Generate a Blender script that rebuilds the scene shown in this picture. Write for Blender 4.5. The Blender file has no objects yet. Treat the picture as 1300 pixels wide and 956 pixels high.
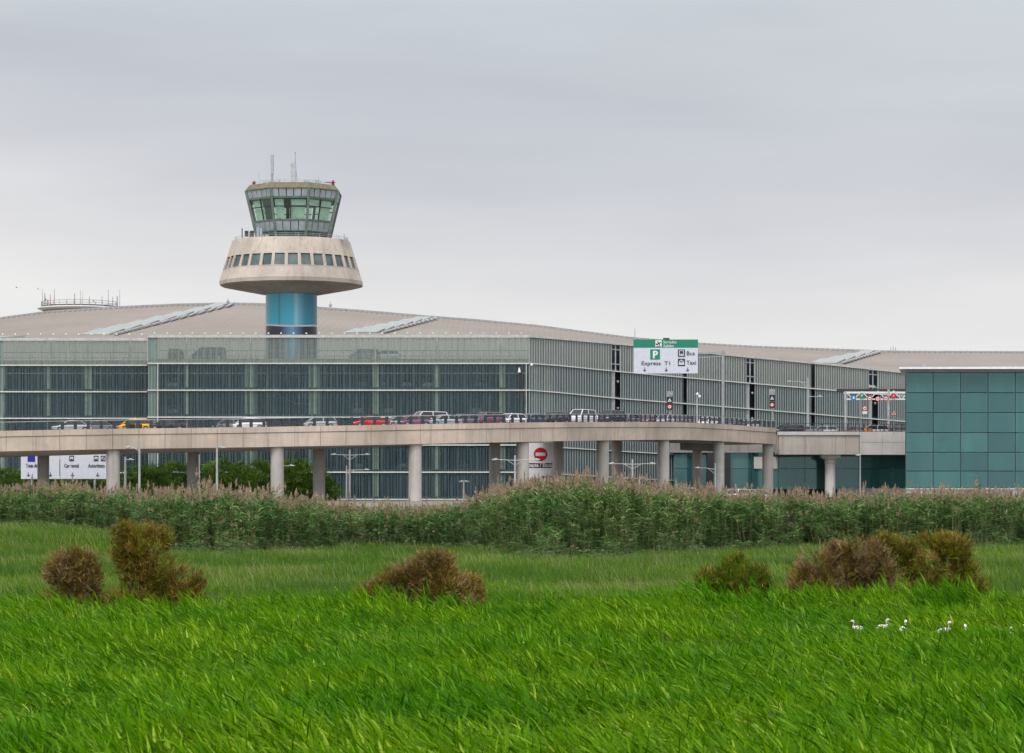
import bpy, math, random
import numpy as np
random.seed(7); rng = np.random.default_rng(7)
SC = bpy.context.scene
COL = SC.collection
F = 3611.0; CAMZ = 3.2; HY = 655.0
def W(px, py, Y):
    return ((px-650)*Y/F, Y, CAMZ+(HY-py)*Y/F)
def WX(px, Y): return (px-650)*Y/F
def WZ(py, Y): return CAMZ+(HY-py)*Y/F
R = math.radians

# ------------------------------------------------------------------ mesh builder
class MB:
    def __init__(s): s.v = []; s.f = []; s.m = []; s.cur = 0
    def add(s, vs, fs):
        b = len(s.v); s.v.extend(vs)
        for f in fs: s.f.append([b+i for i in f]); s.m.append(s.cur)
    def box(s, x0, x1, y0, y1, z0, z1):
        s.hexa([(x0,y0),(x1,y0),(x1,y1),(x0,y1)], z0, z1)
    def hexa(s, q, z0, z1):
        z0 = z0 if hasattr(z0,'__len__') else [z0]*len(q); z1 = z1 if hasattr(z1,'__len__') else [z1]*len(q)
        n = len(q)
        vs = [(q[i][0],q[i][1],z0[i]) for i in range(n)]+[(q[i][0],q[i][1],z1[i]) for i in range(n)]
        fs = [list(range(n))[::-1], list(range(n,2*n))]+[[i,(i+1)%n,n+(i+1)%n,n+i] for i in range(n)]
        s.add(vs, fs)
    def obox(s, c, ax, ay, az):
        c = np.array(c,float); ax=np.array(ax,float); ay=np.array(ay,float); az=np.array(az,float)
        vs = [tuple(c+a*ax+b*ay+d*az) for d in (-1,1) for a,b in ((-1,-1),(1,-1),(1,1),(-1,1))]
        s.add(vs, [[3,2,1,0],[4,5,6,7],[0,1,5,4],[1,2,6,5],[2,3,7,6],[3,0,4,7]])
    def bar(s, p0, p1, w, d=None, up=(0,0,1)):
        d = d or w
        p0=np.array(p0,float); p1=np.array(p1,float); t=p1-p0; L=np.linalg.norm(t); t/=L
        u=np.array(up,float)
        if abs(np.dot(u,t))>.97: u=np.array((0,1,0.))
        a=np.cross(t,u); a/=np.linalg.norm(a); b=np.cross(a,t)
        s.obox((p0+p1)/2, t*L/2, a*w/2, b*d/2)
    def tube(s, p0, p1, r0, r1=None, n=8, cap=True):
        r1 = r0 if r1 is None else r1
        s.pipe([p0,p1],[r0,r1],n,cap)
    def pipe(s, pts, rs, n=8, cap=True):
        pts=[np.array(p,float) for p in pts]; rings=[]
        vs=[]; 
        t0=pts[1]-pts[0]; u=np.array((0,0,1.)) if abs(t0[2])<.9*np.linalg.norm(t0) else np.array((1.,0,0))
        for i,p in enumerate(pts):
            t = pts[min(i+1,len(pts)-1)]-pts[max(i-1,0)]; t/=np.linalg.norm(t)
            a=np.cross(t,u); a/=np.linalg.norm(a); b=np.cross(t,a); 
            for k in range(n):
                an=2*math.pi*k/n
                vs.append(tuple(p+rs[i]*(a*math.cos(an)+b*math.sin(an))))
        fs=[]
        for i in range(len(pts)-1):
            for k in range(n):
                fs.append([i*n+k,i*n+(k+1)%n,(i+1)*n+(k+1)%n,(i+1)*n+k])
        if cap: fs.append(list(range(n))[::-1]); fs.append([(len(pts)-1)*n+k for k in range(n)])
        s.add(vs,fs)
    def lathe(s, prof, c, n=32, ph=0.0, cap=True):
        vs=[]
        for r,z in prof:
            for k in range(n):
                a=2*math.pi*k/n+ph
                vs.append((c[0]+r*math.cos(a),c[1]+r*math.sin(a),z))
        fs=[]
        for i in range(len(prof)-1):
            for k in range(n):
                fs.append([i*n+k,i*n+(k+1)%n,(i+1)*n+(k+1)%n,(i+1)*n+k])
        if cap: fs.append(list(range(n))[::-1]); fs.append([(len(prof)-1)*n+k for k in range(n)])
        s.add(vs,fs)
    def ball(s, c, rx, ry=None, rz=None, n=10, m=6):
        ry=ry or rx; rz=rz or rx; vs=[]
        for i in range(m+1):
            ph=math.pi*i/m-math.pi/2; rr=max(math.cos(ph),.02)
            for k in range(n):
                a=2*math.pi*k/n
                vs.append((c[0]+rx*rr*math.cos(a),c[1]+ry*rr*math.sin(a),c[2]+rz*math.sin(ph)))
        fs=[[i*n+k,i*n+(k+1)%n,(i+1)*n+(k+1)%n,(i+1)*n+k] for i in range(m) for k in range(n)]
        s.add(vs,fs)
    def quad(s,a,b,c,d): s.add([tuple(a),tuple(b),tuple(c),tuple(d)],[[0,1,2,3]])
    def strip(s, A, B):
        n=len(A); s.add([tuple(p) for p in A]+[tuple(p) for p in B],[[i,i+1,n+i+1,n+i] for i in range(n-1)])
    def mesh(s, name, mats, smooth=False, off=(0,0,0)):
        me=bpy.data.meshes.new(name)
        v=np.array(s.v,float)-np.array(off,float)
        me.from_pydata([tuple(p) for p in v],[],s.f)
        for m in (mats if isinstance(mats,(list,tuple)) else [mats]): me.materials.append(m)
        if s.m: me.polygons.foreach_set('material_index', s.m)
        if smooth: me.polygons.foreach_set('use_smooth',[True]*len(me.polygons))
        me.update(); return me
    def build(s, name, mats, parent=None, smooth=False, local=False):
        off=(0,0,0)
        if parent is not None and not local: off=wloc(parent)
        o=bpy.data.objects.new(name, s.mesh(name,mats,smooth,off)); COL.objects.link(o)
        if parent is not None: o.parent=parent
        return o
def wloc(o):
    p=np.zeros(3)
    while o is not None: p+=np.array(o.location); o=o.parent
    return p
def tag(o,label=None,cat=None,group=None,kind=None):
    if label: o['label']=label
    if cat: o['category']=cat
    if group: o['group']=group
    if kind: o['kind']=kind
    return o
def empty(name, loc, rz=0, **k):
    o=bpy.data.objects.new(name,None); COL.objects.link(o); o.location=loc; o.rotation_euler=(0,0,rz)
    o.empty_display_size=.5
    return tag(o,**k)
def copy_tree(o,parent=None):
    c=o.copy(); COL.objects.link(c)
    if parent is not None: c.parent=parent
    for ch in list(o.children): copy_tree(ch,c)
    return c

# ------------------------------------------------------------------ materials
class NT:
    def __init__(s,name):
        s.m=bpy.data.materials.new(name); s.m.use_nodes=True; s.t=s.m.node_tree; s.t.nodes.clear()
        s.out=s.n('ShaderNodeOutputMaterial')
    def n(s,ty,**k):
        nd=s.t.nodes.new(ty)
        for a,b in k.items(): setattr(nd,a,b)
        return nd
    def set(s,sock,v):
        if hasattr(v,'is_output') or isinstance(v,bpy.types.NodeSocket): s.t.links.new(v,sock)
        elif isinstance(v,(tuple,list)) and len(v)==3 and sock.type=='RGBA': sock.default_value=(*v,1)
        else: sock.default_value=v
    def coord(s,kind='Object',scale=(1,1,1)):
        tc=s.n('ShaderNodeTexCoord'); mp=s.n('ShaderNodeMapping'); s.t.links.new(tc.outputs[kind],mp.inputs[0])
        mp.inputs['Scale'].default_value=scale; return mp.outputs[0]
    def pos(s,scale=(1,1,1)):
        g=s.n('ShaderNodeNewGeometry'); mp=s.n('ShaderNodeMapping'); s.t.links.new(g.outputs['Position'],mp.inputs[0])
        mp.inputs['Scale'].default_value=scale; return mp.outputs[0]
    def noise(s,vec,sc=5,det=4,rough=.55):
        nn=s.n('ShaderNodeTexNoise'); s.t.links.new(vec,nn.inputs['Vector'])
        nn.inputs['Scale'].default_value=sc; nn.inputs['Detail'].default_value=det; nn.inputs['Roughness'].default_value=rough
        return nn.outputs[0]
    def ramp(s,fac,stops,interp='LINEAR'):
        r=s.n('ShaderNodeValToRGB'); s.t.links.new(fac,r.inputs[0]); e=r.color_ramp.elements; r.color_ramp.interpolation=interp
        while len(e)<len(stops): e.new(.5)
        for i,(p,c) in enumerate(stops):
            e[i].position=p; e[i].color=(*c,1) if hasattr(c,'__len__') else (c,c,c,1)
        return r.outputs[0]
    def mix(s,fac,a,b,mode='MIX'):
        x=s.n('ShaderNodeMix',data_type='RGBA',blend_type=mode)
        s.set(x.inputs[0],fac); s.set(x.inputs[6],a); s.set(x.inputs[7],b); return x.outputs[2]
    def math(s,op,a,b=0.0,clamp=False):
        x=s.n('ShaderNodeMath',operation=op,use_clamp=clamp); s.set(x.inputs[0],a); s.set(x.inputs[1],b); return x.outputs[0]
    def prin(s,**k):
        p=s.n('ShaderNodeBsdfPrincipled')
        for a,v in k.items(): s.set(p.inputs[a.replace('_',' ')],v)
        return p.outputs[0]
    def done(s,sh): s.t.links.new(sh,s.out.inputs[0]); return s.m
    def bump(s,h,st=.3,d=.02):
        b=s.n('ShaderNodeBump'); s.set(b.inputs['Height'],h); b.inputs['Strength'].default_value=st; b.inputs['Distance'].default_value=d
        return b.outputs[0]
def plain(name,c,rough=.6,metal=0,var=.12,sc=1.5,em=None):
    t=NT(name); v=t.coord('Object')
    n=t.noise(v,sc,3)
    c2=tuple(max(0,x*(1-var*2)) for x in c); c1=tuple(min(1,x*(1+var)) for x in c)
    col=t.ramp(n,[(.3,c2),(.7,c1)])
    k=dict(Base_Color=col,Roughness=rough,Metallic=metal)
    sh=t.prin(**k)
    return t.done(sh)
def concrete(name,c,stain=.5,dark=(.12,.09,.06)):
    t=NT(name); p=t.pos()
    n1=t.noise(p,.16,4); n2=t.noise(p,1.4,5)
    streak=t.noise(t.pos((1.3,1.3,.07)),1.0,4,.7)
    fine=t.noise(t.pos((4,4,.25)),1.0,3)
    c0=tuple(x*.74 for x in c); c1=tuple(min(.9,x*1.12) for x in c)
    col=t.ramp(n1,[(.35,c0),(.65,c1)])
    col=t.mix(t.ramp(n2,[(.35,.0),(.75,.35)]),col,tuple(x*.7 for x in c))
    col=t.mix(t.math('MULTIPLY',t.ramp(streak,[(.52,0),(.72,1)]),stain),col,dark)
    col=t.mix(t.math('MULTIPLY',t.ramp(fine,[(.5,0),(.75,1)]),.28),col,tuple(x*.5 for x in c))
    return t.done(t.prin(Base_Color=col,Roughness=.88,Normal=t.bump(n2,.3,.03)))
M={}
M['conc']=concrete('warm_concrete',(.50,.415,.35),.6,(.22,.16,.12))
M['conc_grey']=concrete('grey_concrete',(.48,.43,.385),.5,(.12,.1,.08))
M['conc_col']=concrete('column_concrete',(.46,.43,.405),.35,(.14,.11,.09))
M['conc_white']=concrete('painted_concrete',(.58,.56,.54),.25,(.35,.25,.16))
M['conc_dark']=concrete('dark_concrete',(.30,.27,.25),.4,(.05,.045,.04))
M['conc_tower']=concrete('tower_concrete',(.50,.435,.38),.6,(.28,.17,.12))
M['asphalt']=plain('asphalt',(.05,.05,.052),.9)
M['white']=plain('white_paint',(.72,.72,.72),.45,var=.06)
M['offwhite']=plain('pale_metal',(.47,.47,.46),.45,var=.1)
M['lamp']=plain('lamp_post_paint',(.40,.41,.41),.5,.15)
M['grey']=plain('grey_metal',(.32,.33,.34),.5,.2)
M['galv']=plain('galvanised_steel',(.42,.43,.44),.5,.4)
M['dark']=plain('dark_steel',(.03,.033,.04),.5,.1)
M['navy']=plain('dark_blue_barrier',(.028,.038,.052),.45,.1)
M['black']=plain('black_print',(.012,.012,.014),.5)
M['rubber']=plain('tyre_rubber',(.02,.02,.02),.8)
M['red']=plain('red_paint',(.5,.015,.02),.4,var=.05)
M['signred']=plain('sign_red',(.55,.004,.018),.5,var=.04)
M['signgreen']=plain('sign_green',(.0,.19,.115),.5,var=.04)
M['signgrey']=plain('sign_face',(.56,.58,.66),.5,var=.03)
M['signblue']=plain('sign_blue',(.02,.16,.4),.5,var=.04)
M['ledge']=plain('pale_ledge',(.58,.58,.55),.6,var=.08)
M['ledge_side']=plain('grey_ledge',(.44,.46,.47),.6,var=.06)
M['inner_col']=plain('garage_column',(.66,.64,.52),.8)
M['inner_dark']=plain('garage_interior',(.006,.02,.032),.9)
M['green_frame']=plain('green_grey_frame',(.13,.18,.15),.5,var=.15)
M['cab_panel']=plain('cab_panel',(.34,.39,.42),.35,.1,var=.12,sc=.8)
M['orange']=plain('orange_barrier',(.75,.28,.02),.5)
M['taxi_yellow']=plain('taxi_yellow',(.85,.42,.0),.3,var=.03)

def carpaint(name,c):
    t=NT(name); return t.done(t.prin(Base_Color=c,Roughness=.25,Metallic=.15,Coat_Weight=.6,Coat_Roughness=.05))
PAINT={'white':carpaint('paint_white',(.78,.78,.78)),'silver':carpaint('paint_silver',(.42,.43,.45)),
 'grey':carpaint('paint_grey',(.14,.15,.17)),'dark':carpaint('paint_dark',(.025,.028,.035)),'red':carpaint('paint_red',(.62,.012,.025)),
 'blue':carpaint('paint_blue',(.05,.09,.18)),'plum':carpaint('paint_plum',(.22,.08,.12)),'yellow':M['taxi_yellow'],'beige':carpaint('paint_beige',(.4,.36,.3))}
def cglass():
    t=NT('car_glass'); return t.done(t.prin(Base_Color=(.015,.02,.025),Roughness=.06,IOR=1.5))
M['car_glass']=cglass()
def tail():
    t=NT('tail_lens'); return t.done(t.prin(Base_Color=(.5,.005,.01),Roughness=.15))
M['tail']=tail()
M['lens']=plain('lamp_lens',(.8,.8,.78),.2,var=.02)

# frosted ribbed channel glass of the garage: real transparency plus pale vertical frits
def channel_glass(name,tint,frost,base,hi,period,clear_w=.6,extra=0.,axis=(1,0)):
    t=NT(name)
    g=t.n('ShaderNodeNewGeometry'); sx=t.n('ShaderNodeSeparateXYZ'); t.t.links.new(g.outputs['Position'],sx.inputs[0])
    u=t.math('ADD',t.math('MULTIPLY',sx.outputs[0],axis[0]),t.math('MULTIPLY',sx.outputs[1],axis[1]))
    fr=t.math('FRACT',t.math('DIVIDE',u,period)); d=t.math('ABSOLUTE',t.math('SUBTRACT',fr,.5))
    band=t.ramp(d,[(0,1),(.12,.8),(.30,.12),(.40,0),(.46,.0),(.5,.3)])
    cell=t.math('FLOOR',t.math('DIVIDE',u,period))
    wn=t.n('ShaderNodeTexWhiteNoise',noise_dimensions='1D'); t.set(wn.inputs['W'],cell)
    dirt=t.noise(t.pos((2.5,2.5,.12)),1.0,4,.65); big=t.noise(t.pos((.12,.12,.2)),1.0,3)
    zf=t.math('ADD',t.math('MULTIPLY',wn.outputs[0],.22),t.math('MULTIPLY',dirt,.14))
    amt=t.math('ADD',t.math('MULTIPLY',band,frost*.75),t.math('MULTIPLY',zf,frost*.55))
    amt=t.math('ADD',amt,extra)
    amt=t.math('ADD',amt,t.math('MULTIPLY',big,.10),clamp=True)
    tr=t.n('ShaderNodeBsdfTransparent'); t.set(tr.inputs[0],tint)
    col=t.mix(t.ramp(dirt,[(.35,0),(.7,1)]),base,hi)
    pr=t.prin(Base_Color=col,Roughness=.3,Specular_IOR_Level=.12)
    tl=t.n('ShaderNodeBsdfTranslucent'); t.set(tl.inputs[0],col)
    ms0=t.n('ShaderNodeMixShader'); ms0.inputs[0].default_value=.25; t.t.links.new(pr,ms0.inputs[1]); t.t.links.new(tl.outputs[0],ms0.inputs[2])
    ms=t.n('ShaderNodeMixShader'); t.set(ms.inputs[0],amt); t.t.links.new(tr.outputs[0],ms.inputs[1]); t.t.links.new(ms0.outputs[0],ms.inputs[2])
    gl=t.n('ShaderNodeBsdfGlossy'); gl.inputs['Roughness'].default_value=.12; t.set(gl.inputs[0],(.8,.9,.95))
    ms2=t.n('ShaderNodeMixShader'); ms2.inputs[0].default_value=.012; t.t.links.new(ms.outputs[0],ms2.inputs[1]); t.t.links.new(gl.outputs[0],ms2.inputs[2])
    return t.done(ms2.outputs[0])
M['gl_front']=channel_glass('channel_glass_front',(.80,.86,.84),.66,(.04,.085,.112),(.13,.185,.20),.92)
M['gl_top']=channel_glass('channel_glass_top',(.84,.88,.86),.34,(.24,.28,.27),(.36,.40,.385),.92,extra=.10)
M['gl_corner']=channel_glass('channel_glass_corner',(.62,.74,.76),.5,(.22,.30,.29),(.36,.42,.38),.46,extra=.32)
M['gl_side']=channel_glass('channel_glass_side',(.55,.68,.68),.5,(.135,.185,.195),(.20,.245,.245),.50,extra=.5,axis=(.777,.63))
M['gl_side_top']=channel_glass('channel_glass_side_top',(.7,.76,.72),.5,(.215,.24,.235),(.28,.30,.29),.50,extra=.5,axis=(.777,.63))

def teal_glass(name,seed,dk=1.0):
    t=NT(name); v=t.pos((.9,.9,.12)); n=t.noise(v,1.0,4,.6); b=t.noise(t.pos((.1,.1,.14)),1.0,3)
    oi=t.n('ShaderNodeObjectInfo')
    col=t.ramp(n,[(.3,(.040*dk,.135*dk,.138*dk)),(.7,(.07*dk,.195*dk,.19*dk))])
    col=t.mix(t.math('MULTIPLY',oi.outputs['Random'],.7),col,(.02*dk,.065*dk,.08*dk))
    col=t.mix(t.ramp(b,[(.4,0),(.7,.45)]),col,(.035*dk,.09*dk,.10*dk))
    pr=t.prin(Base_Color=col,Roughness=.10,IOR=1.45,Specular_IOR_Level=.25)
    tr=t.n('ShaderNodeBsdfTransparent'); t.set(tr.inputs[0],(.50,.84,.84)); gl=t.n('ShaderNodeBsdfGlossy'); gl.inputs['Roughness'].default_value=.06; t.set(gl.inputs[0],(.55,.85,.88))
    m1=t.n('ShaderNodeMixShader'); m1.inputs[0].default_value=.42; t.t.links.new(pr,m1.inputs[1]); t.t.links.new(tr.outputs[0],m1.inputs[2])
    m2=t.n('ShaderNodeMixShader'); m2.inputs[0].default_value=.035; t.t.links.new(m1.outputs[0],m2.inputs[1]); t.t.links.new(gl.outputs[0],m2.inputs[2])
    return t.done(m2.outputs[0])
M['teal']=teal_glass('teal_glass',0,1.2)
M['teal_low']=teal_glass('teal_glass_low',1,1.15)
def cab_glass():
    t=NT('cab_glass'); tr=t.n('ShaderNodeBsdfTransparent'); t.set(tr.inputs[0],(.90,.97,.93))
    gl=t.n('ShaderNodeBsdfGlossy'); gl.inputs['Roughness'].default_value=.05; t.set(gl.inputs[0],(.6,.8,.75))
    ms=t.n('ShaderNodeMixShader'); ms.inputs[0].default_value=.14; t.t.links.new(tr.outputs[0],ms.inputs[1]); t.t.links.new(gl.outputs[0],ms.inputs[2])
    return t.done(ms.outputs[0])
M['cab_glass']=cab_glass()
M['win_dark']=(lambda t:t.done(t.prin(Base_Color=t.ramp(t.noise(t.pos(),.5,2),[(.35,(.04,.065,.07)),(.65,(.10,.14,.13))]),Roughness=.08)))(NT('dark_window'))
def roofmat():
    t=NT('terminal_roof'); n=t.noise(t.pos((.02,.02,.02)),1,4); n2=t.noise(t.pos((.5,.06,.5)),1,4)
    col=t.ramp(n,[(.35,(.195,.165,.142)),(.65,(.255,.218,.192))])
    col=t.mix(t.ramp(n2,[(.4,0),(.7,.35)]),col,(.19,.155,.14))
    g=t.n('ShaderNodeNewGeometry'); sx=t.n('ShaderNodeSeparateXYZ'); t.t.links.new(g.outputs['Position'],sx.inputs[0])
    fr=t.math('FRACT',t.math('DIVIDE',sx.outputs[0],1.2))
    seam=t.ramp(fr,[(0,1),(.14,0),(.86,0),(1,1)])
    fy=t.math('FRACT',t.math('DIVIDE',sx.outputs[1],9.0)); seam2=t.ramp(fy,[(0,1),(.05,0),(.95,0),(1,1)])
    col=t.mix(t.math('MULTIPLY',seam,.35),col,(.13,.11,.10))
    col=t.mix(t.math('MULTIPLY',seam2,.4),col,(.13,.11,.10))
    return t.done(t.prin(Base_Color=col,Roughness=.65))
M['roof']=roofmat()
M['skylight']=(lambda t:t.done(t.prin(Base_Color=t.ramp(t.noise(t.pos((.4,.4,.4)),1,3),[(.3,(.22,.235,.225)),(.7,(.34,.355,.34))]),Roughness=.2)))(NT('skylight_glass'))
def olive():
    t=NT('mossy_roof'); n=t.noise(t.pos((1,1,1)),1.2,5,.7)
    return t.done(t.prin(Base_Color=t.ramp(n,[(.3,(.10,.095,.06)),(.55,(.165,.15,.10)),(.75,(.25,.19,.11))]),Roughness=.9))
M['olive']=olive()
def shaftmat(zt,zb,cx):
    # printed wrap on the shaft: blue with pale streaks, dark base with a pale arc
    t=NT('tower_wrap'); g=t.n('ShaderNodeNewGeometry'); sx=t.n('ShaderNodeSeparateXYZ'); t.t.links.new(g.outputs['Position'],sx.inputs[0])
    X=t.math('SUBTRACT',sx.outputs[0],cx); u=t.math('DIVIDE',X,8.56); u=t.math('ADD',u,.5)
    v=t.math('DIVIDE',t.math('SUBTRACT',sx.outputs[2],zb),zt-zb)
    blue=t.ramp(u,[(0,(.10,.17,.2)),(.03,(.09,.34,.48)),(.1,(.04,.38,.53)),(.27,(.03,.36,.50)),(.3,(.012,.18,.29)),(.33,(.03,.36,.52)),(.57,(.035,.40,.57)),(.63,(.30,.55,.68)),(.68,(.14,.42,.57)),(.8,(.03,.22,.33)),(.97,(.01,.17,.25)),(1,(.03,.07,.1))])
    n=t.noise(t.pos((.8,.8,.1)),1,3); blue=t.mix(t.ramp(n,[(.4,0),(.8,.3)]),blue,(.08,.30,.42))
    d=t.math('ABSOLUTE',t.math('SUBTRACT',u,.55)); sag=t.math('MULTIPLY',t.math('MULTIPLY',d,d),.20)
    vv=t.math('SUBTRACT',v,sag)
    dark=t.mix(t.ramp(d,[(0,1),(.22,0)]),(.02,.015,.035),(.12,.28,.45))
    base=t.mix(t.ramp(vv,[(.0,0),(.085,0),(.09,1)]),dark,(.5,.55,.6))
    col=t.mix(t.ramp(vv,[(.0,0),(.115,0),(.14,1)]),base,blue)
    return t.done(t.prin(Base_Color=col,Roughness=.3))
# ------------------------------------------------------------------ render, world, camera, sun
SC.render.engine='CYCLES'
SC.view_settings.view_transform='Standard'; SC.view_settings.look='None'; SC.view_settings.exposure=0; SC.view_settings.gamma=1
SC.view_settings.use_curve_mapping=False
SC.cycles.max_bounces=6; SC.cycles.diffuse_bounces=2; SC.cycles.glossy_bounces=2; SC.cycles.transmission_bounces=3
SC.cycles.transparent_max_bounces=12; SC.cycles.use_denoising=True; SC.cycles.denoiser='OPENIMAGEDENOISE'
SC.cycles.use_adaptive_sampling=True; SC.cycles.adaptive_threshold=.015
SC.cycles.caustics_reflective=False; SC.cycles.caustics_refractive=False
cam=bpy.data.cameras.new('camera'); co=bpy.data.objects.new('camera',cam); COL.objects.link(co); SC.camera=co
co.location=(0,0,CAMZ); co.rotation_euler=(R(90),0,0)
cam.sensor_width=36; cam.lens=36*F/1300; cam.shift_y=(HY-478)/1300; cam.clip_start=.5; cam.clip_end=9000
cam.dof.use_dof=True; cam.dof.focus_distance=340; cam.dof.aperture_fstop=9.0

SUN_EL,SUN_AZ=R(52),R(205)   # azimuth clockwise from +Y: behind the camera, a little to the left
sd=bpy.data.lights.new('sun','SUN'); sd.energy=1.5; sd.angle=R(18); sd.color=(1,.97,.92)
so=bpy.data.objects.new('sun',sd); COL.objects.link(so)
so.rotation_euler=(R(90)-SUN_EL,0,-SUN_AZ+math.pi)

wd=bpy.data.worlds.new('World'); SC.world=wd; wd.use_nodes=True
nt=wd.node_tree; nt.nodes.clear()
wo=nt.nodes.new('ShaderNodeOutputWorld'); bg=nt.nodes.new('ShaderNodeBackground'); nt.links.new(bg.outputs[0],wo.inputs[0])
bg.inputs[1].default_value=.1
sky=nt.nodes.new('ShaderNodeTexSky'); sky.sky_type='NISHITA'; sky.sun_disc=False; sky.sun_elevation=SUN_EL; sky.sun_rotation=SUN_AZ
tc=nt.nodes.new('ShaderNodeTexCoord'); sep=nt.nodes.new('ShaderNodeSeparateXYZ'); nt.links.new(tc.outputs['Generated'],sep.inputs[0])
def wmap(sc,loc=(0,0,0),rot=(0,0,0)):
    mp=nt.nodes.new('ShaderNodeMapping'); mp.inputs['Scale'].default_value=sc; mp.inputs['Location'].default_value=loc; mp.inputs['Rotation'].default_value=rot
    nt.links.new(tc.outputs['Generated'],mp.inputs[0]); return mp.outputs[0]
def wnoise(vec,sc,det,ro=.5):
    n=nt.nodes.new('ShaderNodeTexNoise'); nt.links.new(vec,n.inputs['Vector']); n.inputs['Scale'].default_value=sc; n.inputs['Detail'].default_value=det; n.inputs['Roughness'].default_value=ro; return n.outputs[0]
def wramp(f,st):
    r=nt.nodes.new('ShaderNodeValToRGB'); nt.links.new(f,r.inputs[0]); e=r.color_ramp.elements
    while len(e)<len(st): e.new(.5)
    for i,(p,c) in enumerate(st): e[i].position=p; e[i].color=(*c,1)
    return r.outputs[0]
def wmath(op,a,b):
    x=nt.nodes.new('ShaderNodeMath'); x.operation=op
    for i,v in enumerate((a,b)):
        if isinstance(v,(int,float)): x.inputs[i].default_value=v
        else: nt.links.new(v,x.inputs[i])
    return x.outputs[0]
def wmix(f,a,b,mode='MIX'):
    x=nt.nodes.new('ShaderNodeMix'); x.data_type='RGBA'; x.blend_type=mode
    for s,v in ((0,f),(6,a),(7,b)):
        if isinstance(v,tuple): x.inputs[s].default_value=(*v,1)
        elif isinstance(v,(int,float)): x.inputs[s].default_value=v
        else: nt.links.new(v,x.inputs[s])
    return x.outputs[2]
# height of the cloud deck bands, warped by soft noise: bright strip low over the horizon, greyer overhead
warp=wnoise(wmap((3.,3.,14.),rot=(0,R(2),0)),1.0,3,.5)
el=wmath('ADD',sep.outputs[2],wmath('MULTIPLY',wmath('SUBTRACT',warp,.5),.085))
el=wmath('ADD',el,wmath('MULTIPLY',sep.outputs[0],.10))
grad=wramp(el,[(0,(.92,.90,.87)),(.058,(.90,.88,.865)),(.092,(.82,.805,.81)),(.118,(.695,.69,.725)),(.145,(.62,.635,.672)),(.178,(.68,.715,.738)),(.26,(.74,.77,.79)),(.6,(1.2,1.2,1.2)),(1,(1.6,1.6,1.6))])
soft=wnoise(wmap((5,5,32),(3,1,2)),1.0,5,.55)
grad=wmix(1.0,grad,wramp(soft,[(.3,(.94,.94,.945)),(.7,(1.05,1.05,1.045))]),'MULTIPLY')
back=wmath('MAXIMUM',wmath('MULTIPLY',sep.outputs[1],-1.0),0.0)   # sky gain added behind the camera, on the veiled sun's side, to light fronts
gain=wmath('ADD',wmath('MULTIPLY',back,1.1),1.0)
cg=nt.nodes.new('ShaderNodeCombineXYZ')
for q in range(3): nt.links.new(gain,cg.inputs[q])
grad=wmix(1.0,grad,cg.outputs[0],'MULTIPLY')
big=wnoise(wmap((2.6,2.6,11),(7.3,2,1.4),rot=(0,R(3),0)),1.0,3,.5)
grad=wmix(1.0,grad,wramp(big,[(.35,(.93,.935,.95)),(.65,(1.05,1.045,1.035))]),'MULTIPLY')
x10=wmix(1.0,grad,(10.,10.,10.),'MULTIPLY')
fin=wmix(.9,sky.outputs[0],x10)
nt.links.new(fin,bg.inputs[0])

# ------------------------------------------------------------------ terrain
def sst(a,b,x):
    t=np.clip((x-a)/(b-a),0,1); return t*t*(3-2*t)
def G(x,y):
    x=np.asarray(x,float); y=np.asarray(y,float)
    z=.5*sst(60,160,y)+3.6*sst(232,300,y)+1.1*sst(300,362,y)
    z=z+1.45*np.exp(-((x+36)/15.)**2-((y-205)/34.)**2)
    und=.10*np.sin(x*.31+y*.13)*np.sin(y*.17-x*.07)+.06*np.sin(x*.9+1)*np.sin(y*.5)
    return z+und*(1-sst(300,350,y))*sst(10,30,y)
def ground():
    xs=np.concatenate([[-4000,-1800,-800,-400,-200],np.arange(-120,121,3.),[200,400,800,1800,4000]])
    ys=np.concatenate([[-300,-100,-30],np.arange(0,372,3.),[380,400,440,500,700,1200,2500,5000]])
    X,Y=np.meshgrid(xs,ys); Z=G(X,Y)
    n=len(xs); me=bpy.data.meshes.new('ground')
    v=np.stack([X.ravel(),Y.ravel(),Z.ravel()],1)
    f=[[j*n+i,j*n+i+1,(j+1)*n+i+1,(j+1)*n+i] for j in range(len(ys)-1) for i in range(n-1)]
    me.from_pydata(v.tolist(),[],f)
    t=NT('meadow_soil'); p=t.pos(); a=t.noise(p,.35,5); col=t.ramp(a,[(.3,(.02,.045,.008)),(.55,(.035,.085,.012)),(.75,(.06,.07,.03))])
    g=t.n('ShaderNodeNewGeometry'); sx=t.n('ShaderNodeSeparateXYZ'); t.t.links.new(g.outputs['Position'],sx.inputs[0])
    far=t.math('MULTIPLY',t.math('SUBTRACT',sx.outputs[1],296.0),.05,clamp=True)   # pale gravel added past the reeds to bounce light onto the soffit
    col=t.mix(far,col,t.ramp(a,[(.3,(.15,.135,.11)),(.7,(.24,.22,.19))]))
    me.materials.append(t.done(t.prin(Base_Color=col,Roughness=1.0)))
    me.polygons.foreach_set('use_smooth',[True]*len(me.polygons))
    o=bpy.data.objects.new('ground',me); COL.objects.link(o); o['kind']='structure'
ground()
def ribbon_road(name,x0,x1,y0,y1,mat,dz=.004):
    mb=MB(); mb.quad((x0,y0,5.2+dz),(x1,y0,5.2+dz),(x1,y1,5.2+dz),(x0,y1,5.2+dz)); o=mb.build(name,mat); o['kind']='structure'
ribbon_road('road',-160,170,364,378,M['asphalt'])
ribbon_road('car_park',16,52,380,404,M['asphalt'],.008)

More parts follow.
